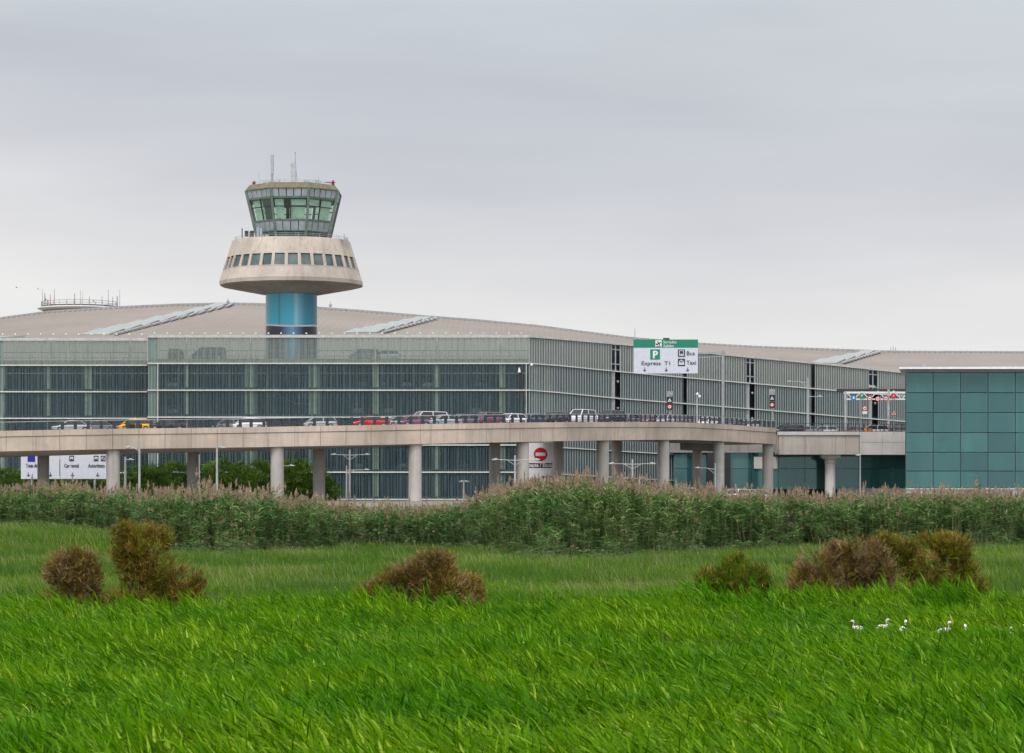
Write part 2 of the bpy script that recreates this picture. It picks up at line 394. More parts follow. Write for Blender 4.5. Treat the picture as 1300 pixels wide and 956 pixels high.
# ------------------------------------------------------------------ viaduct path
ST=[(-130,330,549.5),(0,332,547),(150,335.5,544.3),(300,339,542.5),(450,342,540),(600,348,537.4),(720,361,535.9),(850,386,535.9),(900,398,537.6),(985,417,543.2)]
def catm(st,n=24):
    out=[]; P=[np.array(st[0])*2-np.array(st[1])]+[np.array(s,float) for s in st]+[np.array(st[-1])*2-np.array(st[-2])]
    for i in range(1,len(P)-2):
        p0,p1,p2,p3=P[i-1:i+3]
        # centripetal-free: use px as parameter, cubic hermite with finite-difference slopes
        for k in range(n):
            t=k/n; m1=(p2-p0)/(p2[0]-p0[0])*(p2[0]-p1[0]); m2=(p3-p1)/(p3[0]-p1[0])*(p2[0]-p1[0])
            h=(2*t**3-3*t**2+1)*p1+(t**3-2*t**2+t)*m1+(-2*t**3+3*t**2)*p2+(t**3-t**2)*m2
            out.append(h)
    out.append(P[-2]); return np.array(out)
_d=catm(ST)
PX=np.stack([(_d[:,0]-650)*_d[:,1]/F,_d[:,1],CAMZ+(HY-_d[:,2])*_d[:,1]/F],1)   # front top edge in the world
_s=np.concatenate([[0],np.cumsum(np.hypot(np.diff(PX[:,0]),np.diff(PX[:,1])))]); SL=_s[-1]
_pxs=_d[:,0]
def path(s):
    return np.array([np.interp(s,_s,PX[:,k]) for k in range(3)])
def pdir(s):
    a=path(max(0,s-1.2)); b=path(min(SL,s+1.2)); t=(b-a)[:2]; return t/np.linalg.norm(t)
def pt(s,off,dz=0):
    p=path(s); t=pdir(s); return np.array((p[0]-t[1]*off,p[1]+t[0]*off,p[2]+dz))
def s_at(px,off=0):
    ss=np.linspace(0,SL,1400); pp=np.array([pt(a,off) for a in ss[::4]]); q=650+pp[:,0]/pp[:,1]*F
    return float(np.interp(px,q,ss[::4]))
WD=15.0
def drop(s):
    return .62*(1-min(1,max(0,(s-_s[0])/(s_at(600)))))
_S600=s_at(600)
def drop(s): return .62*max(0,1-s/_S600)
via=tag(empty('viaduct',tuple(pt(0,WD/2))[:2]+(5.2,)),'long curving concrete road viaduct on round columns carrying queued cars','viaduct')
M['soffit']=concrete('soffit_concrete',(.52,.47,.44),.3)
def build_viaduct():
    mb=MB(); A=[]; N=70
    for i in range(N+1):
        s=SL*i/N; d=drop(s)
        A.append([pt(s,.22,-.05),pt(s,.22,-2.36),pt(s,WD*.33,-2.4-d),pt(s,WD*.68,-2.4-d),pt(s,WD,-2.1),pt(s,WD,0),pt(s,WD-.3,0),pt(s,WD-.3,-.28),pt(s,.3,-.28),pt(s,.3,-.05)])
    n=10; vs=[tuple(p) for r in A for p in r]; fs=[]
    for i in range(N):
        for k in range(n): fs.append([i*n+k,(i+1)*n+k,(i+1)*n+(k+1)%n,i*n+(k+1)%n])
    fs.append(list(range(n))); fs.append([N*n+k for k in range(n)][::-1])
    mb.add(vs,fs); mb.m=[1 if (j<N*n and j%n in (1,2,3)) else (2 if j<N*n and j%n==7 else 0) for j in range(len(fs))]
    mb.build('deck',[M['conc_grey'],M['soffit'],M['asphalt']],via)
    fa=MB(); cp=MB(); L=3.1; k=int(SL/L)
    for i in range(k+1):
        a=i*L+.02; b=min(SL,(i+1)*L-.02)
        if b-a<.3: continue
        za,zb=path(a)[2],path(b)[2]
        q=[pt(a,0)[:2],pt(b,0)[:2],pt(b,.215)[:2],pt(a,.215)[:2]]
        fa.hexa(q,[za-2.4,zb-2.4,zb-2.4,za-2.4],[za-.74,zb-.74,zb-.74,za-.74])
        q=[pt(a,-.09)[:2],pt(b,-.09)[:2],pt(b,.29)[:2],pt(a,.29)[:2]]
        a2,b2=za,zb
        cp.hexa(q,[a2-.68,b2-.68,b2-.68,a2-.68],[a2,b2,b2,a2])
    fa.build('fascia',M['conc'],via); cp.build('parapet',M['conc'],via)
    gz=lambda p:float(G(p[0],p[1]))-.3
    for px in (143.5,352,527,663.5,765,842,912.5,975):
        s=s_at(px,1.15); p=pt(s,1.15); c=MB(); zt=p[2]-2.38-drop(s)*.1
        c.lathe([(.8,gz(p)),(.8,zt)],p,28); c.build('pillar',M['conc_col'],via,smooth=False)
    for px in (55,245,405,628,708,783,953):
        off=WD-2.2; s=s_at(px,off); p=pt(s,off); c=MB(); zt=p[2]-2.2
        if px in(405,): 
            c.box(p[0]-.72,p[0]+.72,p[1]-.5,p[1]+.5,gz(p),zt)
        else: c.lathe([(.72,gz(p)),(.72,zt)],p,24)
        c.build('pillar',M['conc_col'],via)
    # a dark cross beam under the curved end
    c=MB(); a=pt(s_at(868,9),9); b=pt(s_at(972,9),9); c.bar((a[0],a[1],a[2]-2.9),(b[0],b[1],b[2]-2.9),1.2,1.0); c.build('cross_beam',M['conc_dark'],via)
build_viaduct()
rail=tag(empty('guard_rail',tuple(pt(SL/2,0))),'dark guard rail with flat posts along the viaduct edge','railing')
def build_rail():
    m=MB(); N=90
    for h,w,mt in ((1.02,.07,'galv'),(.28,.05,'navy'),(.62,.04,'navy')):
        m=MB()
        for i in range(N):
            a,b=SL*i/N,SL*(i+1)/N; m.bar(pt(a,.1,h),pt(b,.1,h),w)
        m.build('rail',M[mt],rail)
    s=.9; k=0
    while s<SL-.5:
        p=pt(s,.1); t=pdir(s); c=MB(); w=.19
        c.obox((p[0],p[1],p[2]+.49),(t[0]*w,t[1]*w,0),(-t[1]*.05,t[0]*.05,0),(0,0,.49)); c.build('post',M['navy'],rail); k+=1
        s+=1.52 if k%9 else 1.3
    return k
NP=build_rail()

# ------------------------------------------------------------------ second viaduct with a capital column
V2=[(988.5,419.5),(1040,421),(1092,423),(1170,426)]
via2=tag(empty('link_viaduct',(WX(1050,425),426,5.2)),'short straight viaduct section with one capital topped column beside the glass hall','viaduct')
def build_v2():
    def seg(px0,Y0,px1,Y1,ya,yb,out,inn,mat,name):
        m=MB(); z=lambda y,Y:WZ(y,Y)
        q=[(WX(px0,Y0),Y0-out),(WX(px1,Y1),Y1-out),(WX(px1,Y1),Y1+inn),(WX(px0,Y0),Y0+inn)]
        za0,za1,zb0,zb1=z(ya,Y0),z(ya,Y1),z(yb,Y0),z(yb,Y1)
        m.hexa(q,[zb0,zb1,zb1,zb0],[za0,za1,za1,za0]); return m.build(name,mat,via2)
    px=988.5
    while px<1091:
        nx=min(px+17,1091); Y=lambda p:419.5+(p-988.5)*.036
        seg(px+.1,Y(px),nx-.1,Y(nx),552.6,577,.0,.3,M['conc_grey'],'fascia'); px=nx
    seg(987,419.4,1091,423.1,548,552.3,.15,.3,M['conc_white'],'coping')
    for a,b in ((1091.3,1120),(1120.2,1149),(1149.2,1172)):
        seg(a,419.5+(a-988.5)*.036,b,419.5+(b-988.5)*.036,548.2,561.2,.06,.3,M['conc_white'],'fascia')
        seg(a,419.5+(a-988.5)*.036,b,419.5+(b-988.5)*.036,561.6,577.2,.06,.3,M['conc_white'],'fascia')
    m=MB(); m.hexa([(WX(986,420),419.9),(WX(1172,426),426.5),(WX(1172,436),441),(WX(986,430),434.5)],WZ(576,420),WZ(551,420)-.1); m.build('deck',M['conc_grey'],via2)
    c=MB(); X=WX(1054,424); zt=WZ(577.4,424)
    c.lathe([(.78,4.5),(.78,zt-1.3),(.9,zt-1.25),(.9,zt-1.1),(.8,zt-1.05),(.8,zt-.75),(1.15,zt-.6),(1.15,zt-.45)],(X,424.2),28)
    c.box(X-1.42,X+1.42,424.2-1.2,424.2+1.2,zt-.45,zt); c.build('pillar',M['conc_white'],via2)
build_v2()
rail2=tag(empty('guard_rail',(WX(1070,422),422,WZ(548,422))),'black railing with close bars on the white parapet next to the gantry','railing')
def build_rail2():
    m=MB(); P0=lambda px:np.array((WX(px,419.7+(px-988.5)*.036),419.7+(px-988.5)*.036,WZ(548,420)))
    for h in (1.25,.65,.12): m.bar(P0(988)+(0,0,h),P0(1165)+(0,0,h),.07)
    px=989
    m.build('rail',M['dark'],rail2)
    i=0
    while px<1160:
        c=MB(); p=P0(px); c.box(p[0]-.06,p[0]+.06,p[1]-.04,p[1]+.04,p[2],p[2]+1.25); c.build('post',M['navy'],rail2)
        px+=(5.2 if 1052<px<1120 else 11); i+=1
    b=MB()
    for k in range(28):
        p=P0(1120+k*1.55); b.box(p[0]-.025,p[0]+.025,p[1]-.02,p[1]+.02,p[2]+.1,p[2]+1.25)
    b.build('bars',M['dark'],rail2)
build_rail2()
c=MB(); X=WX(1102.5,424.5); z=WZ(549,424.5)
c.box(X-.6,X+.6,424.3,424.8,z-.3,z+.55); c.box(X-.45,X+.45,424.25,424.85,z+.55,z+.7)
tag(c.build('barrier_block',M['orange']),'orange plastic barrier behind the railing under the gantry','barrier')

# ------------------------------------------------------------------ parking building
park=tag(empty('parking_building',(WX(420,425),425,5.2)),'multi storey car park wrapped in ribbed green glass behind the viaduct','building')
LY=[427,461.5,495.5,529.7,565,599.5,634]
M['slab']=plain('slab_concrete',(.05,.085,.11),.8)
def build_park():
    # front bays
    def panel(x0,x1,Y,z0,z1,mat,name='glass_panel'):
        m=MB(); m.box(x0,x1,Y-.03,Y+.03,z0,z1); return m.build(name,mat,park)
    def fins(x0,x1,Y,z0,z1,step=.92):
        m=MB(); x=math.ceil(x0/step)*step
        while x<x1: m.box(x-.025,x+.025,Y-.10,Y-.035,z0,z1); x+=step
        if m.v: m.build('fins',M['fin_t'] if z1>WZ(440,412) else M['fin'],park)
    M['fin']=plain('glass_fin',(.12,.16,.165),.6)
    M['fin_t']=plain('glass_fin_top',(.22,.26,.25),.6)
    A=[-110,-40,5,60,113,187]; B=[187.5,201,237,318,399,477,555,637,672]
    for lst,Y in ((A,417),(B,412)):
        for j in range(len(LY)-1):
            z1=WZ(LY[j],412)-.10; z0=WZ(LY[j+1],412)+.10
            for i in range(len(lst)-1):
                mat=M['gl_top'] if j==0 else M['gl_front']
                if (Y==412 and i==0) or (Y==417 and lst[i]<0 and lst[i+1]==5): mat=M['gl_corner']
                panel(WX(lst[i],Y)+.03,WX(lst[i+1],Y)-.03,Y,z0,z1,mat)
            fins(WX(lst[0],Y),WX(lst[-1],Y),Y,z0,z1)
        x0,x1=WX(lst[0],Y),WX(lst[-1],Y)
        for j,y in enumerate(LY):
            m=MB(); z=WZ(y+(1.2 if (j==0 and Y==417) else 0),412); h=.085 if j else .2
            m.box(x0,x1+(.0 if Y==417 else .15),Y-.28,Y+.06,z-h,z+h); m.build('ledge',M['ledge'] if j else M['offwhite'],park)
    m=MB(); m.box(WX(200.6,412)-.05,WX(200.6,412)+.05,411.7,411.9,WZ(634,412),WZ(461,412)); m.build('downpipe',M['ledge'],park)
    m=MB(); m.box(WX(668,412)-.05,WX(668,412)+.05,411.7,411.9,WZ(634,412),WZ(461,412)); m.build('downpipe',M['ledge'],park)
    # coping lamps
    for i in range(44):
        px=4+16.05*i
        if px>668: break
        Y=417 if px<187 else 412; m=MB(); m.ball((WX(px,Y),Y-.35,WZ(425.5 if px<187 else 424.3,Y)+.10),.125,n=8,m=5); m.build('coping_lamp',M['lens'],park,smooth=True)
    # slabs
    for j in range(1,len(LY)):
        z=WZ(LY[j],412); th=.68 if j==1 else .38
        m=MB(); m.hexa([(WX(-110,417),417.1),(WX(187,417),417.1),(WX(187.5,412),412.1),(WX(671,412),412.1),(WX(700,440),440),(WX(-110,440),440)],z+.05,z+.05+th)
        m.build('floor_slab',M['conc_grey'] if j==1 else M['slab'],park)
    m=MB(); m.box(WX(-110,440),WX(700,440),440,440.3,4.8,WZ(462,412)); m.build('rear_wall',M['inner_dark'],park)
    # columns behind the glass
    for px,w in ((112.5,9),(62,4),(4,6),(237,5),(318.5,15),(399.5,14),(477,7),(555.5,7),(637.5,7)):
        Y=417.55 if px<187 else 412.55; r=w/2*Y/F
        m=MB(); m.box(WX(px,Y)-r,WX(px,Y)+r,Y-.4,Y+.4,4.8,WZ(461,412)); m.build('column',M['inner_col'],park)
    for px in (65,112,166,237,318,476,555,636):
        Y=418 if px<187 else 413.2
        m=MB(); m.box(WX(px,Y)-.13,WX(px,Y)+.13,Y-.1,Y+.1,WZ(455,412),WZ(429,412)); m.build('top_post',M['ledge'],park)
    m=MB()
    for a,b,Y in ((-110,186,418),(202,670,413.4)):
        for y in (444.5,451.5): m.box(WX(a,Y),WX(b,Y),Y-.04,Y+.04,WZ(y,412)-.05,WZ(y,412)+.05)
        n=int((b-a)/11)
        for k in range(n+1):
            X=WX(a+(b-a)*k/n,Y); m.box(X-.03,X+.03,Y-.03,Y+.03,WZ(456,412),WZ(444.5,412))
    m.build('top_railing',M['grey'],park)
    # stairs
    for y in (466,500):
        m=MB(); Y=415
        for d in (0,.5): 
            m.bar(W(352,y,Y),W(374,y+12.5,Y),.16); m.bar(W(374,y+12.5+d*0,Y),W(393,y+12.5,Y),.16)
        m.build('stair',M['ledge'],park)
    # dark slot with a lamp near the corner
    m=MB(); m.box(WX(658.4,412),WX(661.6,412),411.8,411.86,WZ(494.5,412),WZ(467,412)); m.build('slot',M['black'],park)
    m=MB(); m.lathe([(.05,WZ(466.5,411)),(.14,WZ(469,411)),(.22,WZ(472.5,411)),(.1,WZ(473,411))],(WX(659.3,411),411.4),10); m.build('wall_lamp',M['lens'],park)
    m=MB(); m.ball((WX(675,411),411.2,WZ(463,411)),.2); m.build('wall_lamp',M['lens'],park,smooth=True)
    # long receding side
    T=[ [(672,427.2),(683,428.3),(704,429.6),(803,438.2),(921,450.4),(1060,463.5),(1175,476)],
        [(672,461.5),(715,464.6),(776,471),(921,484),(1072,496.8),(1175,505.5)],
        [(672,495.5),(715,498.9),(776,505.2),(921,516.5),(1072,529),(1175,537.2)],
        [(672,529.7),(776,538),(921,549),(1072,559),(1175,567)],
        [(672,565),(715,568.4),(788,573),(835,575.6),(1072,589),(1175,595)],
        [(672,599.5),(788,606.4),(835,609),(1072,618),(1175,624)],
        [(672,634),(788,639),(1175,648)] ]
    def yl(j,px): a=T[j]; return float(np.interp(px,[p[0] for p in a],[p[1] for p in a]))
    YS=lambda px: 412+50*(px-672)/(1150-672)
    bays=[672,704,740,776,788,828,867.5,872.5,910,947,958.5,994,1030,1035,1070,1102.5,1115,1145,1172]
    gapw={(776,788),(947,958.5),(1102.5,1115)}; gaps={(867.5,872.5),(1030,1035)}
    nx,ny=-.63,.777  # inward normal
    for j in range(6):
        for i in range(len(bays)-1):
            a,b=bays[i],bays[i+1]; Ya,Yb=YS(a),YS(b)
            if j>=4 and a>870: continue
            za1,zb1=WZ(yl(j,a),Ya)-.09,WZ(yl(j,b),Yb)-.09; za0,zb0=WZ(yl(j+1,a),Ya)+.09,WZ(yl(j+1,b),Yb)+.09
            pa=(WX(a,Ya),Ya); pb=(WX(b,Yb),Yb)
            def q(o0,o1,pa=pa,pb=pb):
                e=lambda o:(0.12*o,o) if o>.5 else (nx*o,ny*o)
                (u0,w0),(u1,w1)=e(o0),e(o1); g=.25 if o0>.5 else 0
                return [(pa[0]+u0-g,pa[1]+w0),(pb[0]+u0+g,pb[1]+w0),(pb[0]+u1+g,pb[1]+w1),(pa[0]+u1-g,pa[1]+w1)]
            m=MB()
            if (a,b) in gapw or (a,b) in gaps:
                if (a,b) in gapw and j==0:
                    # steel frame in front of a dark recess
                    m.hexa(q(1.6,1.7),[za0,zb0,zb0,za0],[za1,zb1,zb1,za1]); m.build('recess',M['inner_dark'],park)
                    f=MB()
                    for u in (.0,.45,.95):
                        x=pa[0]+(pb[0]-pa[0])*u; y=pa[1]+(pb[1]-pa[1])*u; f.box(x-.09,x+.09,y+.0,y+.2,min(za0,zb0),min(za1,zb1))
                    for v in (.25,.8): f.bar((pa[0],pa[1]+.1,za0+(za1-za0)*v),(pb[0],pb[1]+.1,zb0+(zb1-zb0)*v),.16)
                    f.build('steel_frame',M['grey'],park)
                else:
                    m.hexa(q(1.2,1.3),[za0,zb0,zb0,za0],[za1,zb1,zb1,za1]); m.build('recess',M['black'],park)
                    if (a,b) in gapw:
                        f=MB(); u=.16; x=pa[0]+(pb[0]-pa[0])*u; y=pa[1]+(pb[1]-pa[1])*u
                        f.box(x-.32,x+.32,y+.05,y+.3,min(za0,zb0)-.1,max(za1,zb1)); f.build('steel_frame',M['grey'],park)
                        if j in(1,2):
                            h=MB(); x=pa[0]+(pb[0]-pa[0])*.7; y=pa[1]+(pb[1]-pa[1])*.7; h.ball((x,y+.3,za0+(za1-za0)*.62),.22); h.build('fixture',M['grey'],park,smooth=True)
                continue
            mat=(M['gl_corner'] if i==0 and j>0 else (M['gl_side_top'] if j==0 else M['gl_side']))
            m.hexa(q(0,.06),[za0,zb0,zb0,za0],[za1,zb1,zb1,za1]); m.build('glass_panel',mat,park)
            L=math.hypot(pb[0]-pa[0],pb[1]-pa[1]); k=max(1,int(round(L/.50))); f=MB()
            for t in range(k):
                u=t/k; x=pa[0]+(pb[0]-pa[0])*u; y=pa[1]+(pb[1]-pa[1])*u; z0=za0+(zb0-za0)*u; z1=za1+(zb1-za1)*u
                f.hexa([(x-.055,y-.12),(x+.055,y-.12),(x+.055,y-.02),(x-.055,y-.02)],z0,z1)
            f.build('fins',M['fin_top'] if j==0 else M['fin_side'],park)
    for j in range(7):
        ps=np.linspace(672,1172 if j<5 else 870,14); m=MB()
        for a,b in zip(ps[:-1],ps[1:]):
            Ya,Yb=YS(a),YS(b); h=.075 if j else .14
            m.hexa([(WX(a,Ya),Ya-.34),(WX(b,Yb),Yb-.34),(WX(b,Yb),Yb+.08),(WX(a,Ya),Ya+.08)],[WZ(yl(j,a),Ya)-h,WZ(yl(j,b),Yb)-h]*1+[WZ(yl(j,b),Yb)-h,WZ(yl(j,a),Ya)-h],[WZ(yl(j,a),Ya)+h,WZ(yl(j,b),Yb)+h,WZ(yl(j,b),Yb)+h,WZ(yl(j,a),Ya)+h])
        m.build('ledge',M['ledge'] if j else M['offwhite'],park)
    ps=np.linspace(676,1172,12)
    for j in range(1,6):
        m=MB()
        for a,b in zip(ps[:-1],ps[1:]):
            if j>=5 and a>860: continue
            Ya,Yb=YS(a)+.7,YS(b)+.7; za=WZ(yl(j,a),YS(a)); zb=WZ(yl(j,b),YS(b))
            m.hexa([(WX(a,Ya),Ya),(WX(b,Yb),Yb),(WX(b,Yb)-.8,Yb+6.5),(WX(a,Ya)-.8,Ya+6.5)],[za,zb,zb,za],[za+.35,zb+.35,zb+.35,za+.35])
        m.build('floor_slab',M['slab'],park)
    m=MB()
    for a,b in zip(ps[:-1],ps[1:]):
        Ya,Yb=YS(a)+7.4,YS(b)+7.4; m.hexa([(WX(a,Ya),Ya),(WX(b,Yb),Yb),(WX(b,Yb),Yb+.4),(WX(a,Ya),Ya+.4)],4.8,[WZ(yl(1,a),YS(a)),WZ(yl(1,b),YS(b)),WZ(yl(1,b),YS(b)),WZ(yl(1,a),YS(a))])
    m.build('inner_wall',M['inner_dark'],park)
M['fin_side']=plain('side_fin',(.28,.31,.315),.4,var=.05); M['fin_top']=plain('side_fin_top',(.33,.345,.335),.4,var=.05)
build_park()

# ------------------------------------------------------------------ glass pavilion and the lower glass hall
M['hall_wall']=plain('hall_interior',(.07,.11,.115),.9,var=.35,sc=.12)
def build_pavilion():
    pv=tag(empty('glass_building',(WX(1270,409),409,5.2)),'teal glass block with thin flat roof at the right edge of the view','building')
    YG=403.; cols=[1150+34.75*i for i in range(8)]; rows=[473,498.5,523.8,549.2,574.2,598,619.5]
    for i in range(7):
        for j in range(6):
            m=MB(); x0,x1=WX(cols[i],YG)+.055,WX(cols[i+1],YG)-.055; z1,z0=WZ(rows[j],YG)-.05,WZ(rows[j+1],YG)+.05
            r1,r2=random.uniform(-.012,.012),random.uniform(-.012,.012)
            m.hexa([(x0,YG+r1),(x1,YG-r1),(x1,YG+.05-r1),(x0,YG+.05+r1)],z0,z1)
            m.build('glass_pane',M['teal_low'] if j>=4 and (i in(0,1) or (j==5)) else M['teal'],pv)
    X0,X1=WX(1150,YG),WX(cols[-1],YG)
    m=MB()
    for q in cols: m.box(WX(q,YG)-.05,WX(q,YG)+.05,YG+.07,YG+.22,WZ(620,YG),WZ(473,YG))
    for q in rows[1:-1]: m.box(X0,X1,YG+.23,YG+.3,WZ(q,YG)-.05,WZ(q,YG)+.05)
    m.build('frame',M['dark'],pv)
    m=MB(); m.hexa([(X0*(YG+7)/YG+.02,YG+7),(X1,YG+7),(X1,YG+12),(X0*(YG+12)/YG+.2,YG+12)],4.8,WZ(472.5,YG)); m.build('inner_wall',M['hall_wall'],pv)
    m=MB(); m.hexa([(X0+.01,YG+.06),(X0+.2,YG+.06),(X0*(YG+7)/YG+.2,YG+7),(X0*(YG+7)/YG,YG+7)],4.8,WZ(472.5,YG)); m.build('side_wall',M['teal_low'],pv)
    for yy in (523.8,574.2):
        m=MB(); m.hexa([(X0+.25,YG+.3),(X1,YG+.3),(X1,YG+6.9),(X0*(YG+6.9)/YG+.25,YG+6.9)],WZ(yy,YG)-.2,WZ(yy,YG)+.1); m.build('floor_slab',M['inner_col'],pv)
    for px,w,o,y0,y1 in ((1256,4,.8,620,574),(1256,3,1.2,573,474),(1291,5,.8,620,474),(1171,9,1.4,497,477),(1222,3,1.5,620,474),(1200,12,3,573,560),(1236,16,3.5,618,600),(1330,5,1,620,474)):
        m=MB(); m.box(WX(px-w/2,YG),WX(px+w/2,YG),YG+o,YG+o+.5,WZ(y0,YG),WZ(y1,YG)); m.build('inner_column',M['inner_col'],pv)
    m=MB(); m.box(X0-.0,X1+2,YG-.25,YG+.07,4.6,WZ(621.3,YG)); m.build('plinth',M['conc_plinth'],pv)
    m=MB(); m.box(X0-.0,X1+2,YG-.4,YG+.07,WZ(621.3,YG),WZ(619.7,YG)); m.build('sill',M['offwhite'],pv)
    zt=WZ(468.5,YG-1.6)
    m=MB(); m.add([(X0-1.2,YG-1.8,zt),(X1+2,YG-1.8,zt),(X1+2,YG+13,zt),(X0+1.2,YG+13,zt),(X0-1.2,YG-1.8,zt+.28),(X1+2,YG-1.8,zt+.38),(X1+2,YG+13,zt+.6),(X0+1.2,YG+13,zt+.6)],
      [[3,2,1,0],[4,5,6,7],[0,1,5,4],[1,2,6,5],[2,3,7,6],[3,0,4,7]]); m.build('roof',M['white'],pv)
    m=MB(); m.box(X0+.1,X1+2,YG-.05,YG+.6,WZ(472.6,YG),zt-.003); m.build('soffit_band',M['grey'],pv)
    m=MB(); m.bar((X0+3,YG+3,zt+.6),(X0+3,YG+3,zt+.95),.5); m.build('vent',M['grey'],pv)
    lo=tag(empty('glass_hall',(WX(1000,432),432,5.2)),'low dark teal glass hall under the viaducts behind the round columns','building')
    YL=430.; cs=[855,888,921,954,988,1022,1057,1092,1117,1152,1180]
    for i in range(len(cs)-1):
        for z1,z0 in ((WZ(574 if cs[i]<985 else 576.5,YL),WZ(595,YL)+.03),(WZ(595,YL)-.03,WZ(621,YL))):
            m=MB(); m.box(WX(cs[i],YL)+.03,WX(cs[i+1],YL)-.03,YL,YL+.05,z0,z1); m.build('glass_pane',M['teal_low'],lo)
    m=MB(); m.box(WX(855,YL),WX(1180,YL),YL+4,YL+4.4,4.8,WZ(574,YL)); m.build('inner_wall',M['hall_wall'],lo)
    for px in (1003,1070,1135):
        m=MB(); m.box(WX(px-2,YL),WX(px+2,YL),YL+.8,YL+1.2,4.8,WZ(577,YL)); m.build('inner_column',M['inner_col'],lo)
    m=MB(); m.box(WX(850,YL),WX(986,YL),YL-.6,YL+.3,WZ(573.6,YL),WZ(563,YL)); m.build('lintel',M['conc_dark'],lo)
    m=MB(); m.box(WX(850,YL),WX(986,YL),YL-.75,YL-.6,WZ(574.6,YL),WZ(573.2,YL)); m.build('trim',M['grey'],lo)
    m=MB(); m.box(WX(957,YL),WX(987,YL),YL-.3,YL-.05,WZ(595,YL),WZ(580,YL)); m.build('white_panel',M['conc_white'],lo)
    for px in (902,922): 
        m=MB(); m.box(WX(px-5,YL),WX(px+5,YL),YL-.7,YL-.2,5,WZ(575,YL)); m.build('pier',M['dark'],lo)
    m=MB(); m.box(WX(1062,YL),WX(1180,YL),YL-.6,YL-.1,4.8,WZ(620,YL)); m.build('plinth',M['conc_plinth'],lo)
M['conc_plinth']=concrete('plinth_concrete',(.36,.37,.39),.25)
build_pavilion()

# ------------------------------------------------------------------ terminal with its great roof
SIL=[(-220,436),(-100,419),(0,404.5),(60,396.5),(150,390.5),(220,387.3),(290,385.7),(340,386.8),(403,391),(470,396),(545,402.5),(600,406.5),(680,414),(800,429.5),(880,436.5),(960,441),(1060,444.5),(1130,447),(1300,447.8),(1500,450)]
FRO=[(-220,462),(0,460),(300,459),(672,459),(800,464),(1000,476),(1150,490),(1500,492)]
term=tag(empty('terminal_building',(WX(500,560),560,5.2)),'huge airport terminal with wide curved brown roof and pale skylight strips','building')
def roof_pt(px,t,lift=0):
    ys=np.interp(px,[a[0] for a in SIL],[a[1] for a in SIL]); yf=np.interp(px,[a[0] for a in FRO],[a[1] for a in FRO])
    Y=500+160*t; y=yf+(ys-yf)*t
    return np.array((WX(px,Y),Y,WZ(y,Y)+lift))
def roof_xy(px,y,lift=0):
    ys=np.interp(px,[a[0] for a in SIL],[a[1] for a in SIL]); yf=np.interp(px,[a[0] for a in FRO],[a[1] for a in FRO])
    return roof_pt(px,(yf-y)/(yf-ys),lift)
def build_term():
    pxs=list(range(-220,1501,20)); ts=[k/12 for k in range(13)]
    n=len(pxs); vs=[tuple(roof_pt(p,t)) for t in ts for p in pxs]
    fs=[[j*n+i,j*n+i+1,(j+1)*n+i+1,(j+1)*n+i] for j in range(len(ts)-1) for i in range(n-1)]
    m=MB(); m.add(vs,fs)
    top=[roof_pt(p,1) for p in pxs]; back=[a+np.array((0,90,-14)) for a in top]; m.strip(top,back)
    m.build('roof',M['roof'],term,smooth=True)
    m=MB(); fr=[roof_pt(p,0) for p in pxs]; m.strip([np.array((a[0],a[1]+1.5,5)) for a in fr],[a+np.array((0,1.5,-.1)) for a in fr]); m.build('front_wall',M['roofwall'],term)
    m=MB()
    for a,b in zip(pxs[:-1],pxs[1:]): m.bar(roof_pt(a,1,.15),roof_pt(b,1,.15),.5,.35)
    m.build('ridge_trim',M['grey'],term)
    m=MB()
    for k in range(230):
        px=-100+k*6.5; p=roof_pt(px,.985,.15); m.box(p[0]-.18,p[0]+.18,p[1]-.3,p[1]+.3,p[2]-.1,p[2]+.32)
    m.build('snow_guards',M['grey'],term)
    def strip(x0,y0,x1,y1,wid,nseg):
        for k in range(nseg):
            u0,u1=k/nseg,(k+.93)/nseg
            ax,ay=x0+(x1-x0)*u0,y0+(y1-y0)*u0; bx,by=x0+(x1-x0)*u1,y0+(y1-y0)*u1
            w0,w1=wid*(1-.55*u0),wid*(1-.55*u1)
            a=roof_xy(ax,ay,.25); b=roof_xy(bx,by,.6); c_=roof_xy(bx-w1,by+.0,.6); d=roof_xy(ax-w0,ay+.3,.25)
            m=MB(); m.quad(a,b,c_,d); e=np.array((0,0,-1.2)); m.quad(a+e,b+e,b,a); m.quad(d+e,a+e,a,d); m.quad(b+e,c_+e,c_,b); m.quad(c_+e,d+e,d,c_)
            m.build('skylight',M['skylight'],term)
        m=MB(); q=np.linspace(0,1.0,14)
        for u,v in zip(q[:-1],q[1:]):
            o=wid*.22
            m.bar(roof_xy(x0+(x1-x0)*u+o,y0+(y1-y0)*u+.6,.35),roof_xy(x0+(x1-x0)*v+o*(1-v*.6),y0+(y1-y0)*v+.6*(1-v),.35),.7,.3)
        m.build('gutter',M['grey'],term)
    strip(138,425.5,292,387.2,36,7); strip(478,423,549,404.8,42,6); strip(1062,462,1112,447.6,36,4); strip(22,428,-60,440,40,2)
    for px,y,h in ((289.5,387,9),(419.5,391.5,11),(806,430,15),(820,431.5,3),(865,435.5,2.5),(903,438,2.5),(1131,447,8),(1134,447,9),(1137,447,8),(1103,446.5,3),(1065,445,4)):
        p=roof_pt(px,.97); m=MB(); H=h*p[1]/F
        m.tube((p[0],p[1],p[2]-.2),(p[0],p[1],p[2]+H),.13 if px!=289.5 else .3,.06,6); 
        if px in (289.5,419.5): m.box(p[0]-.35,p[0]+.35,p[1]-.2,p[1]+.2,p[2]+H*.45,p[2]+H*.7)
        m.build('antenna',M['grey'],term)
M['roofwall']=plain('terminal_wall',(.44,.38,.345),.7,sc=.1)
build_term()

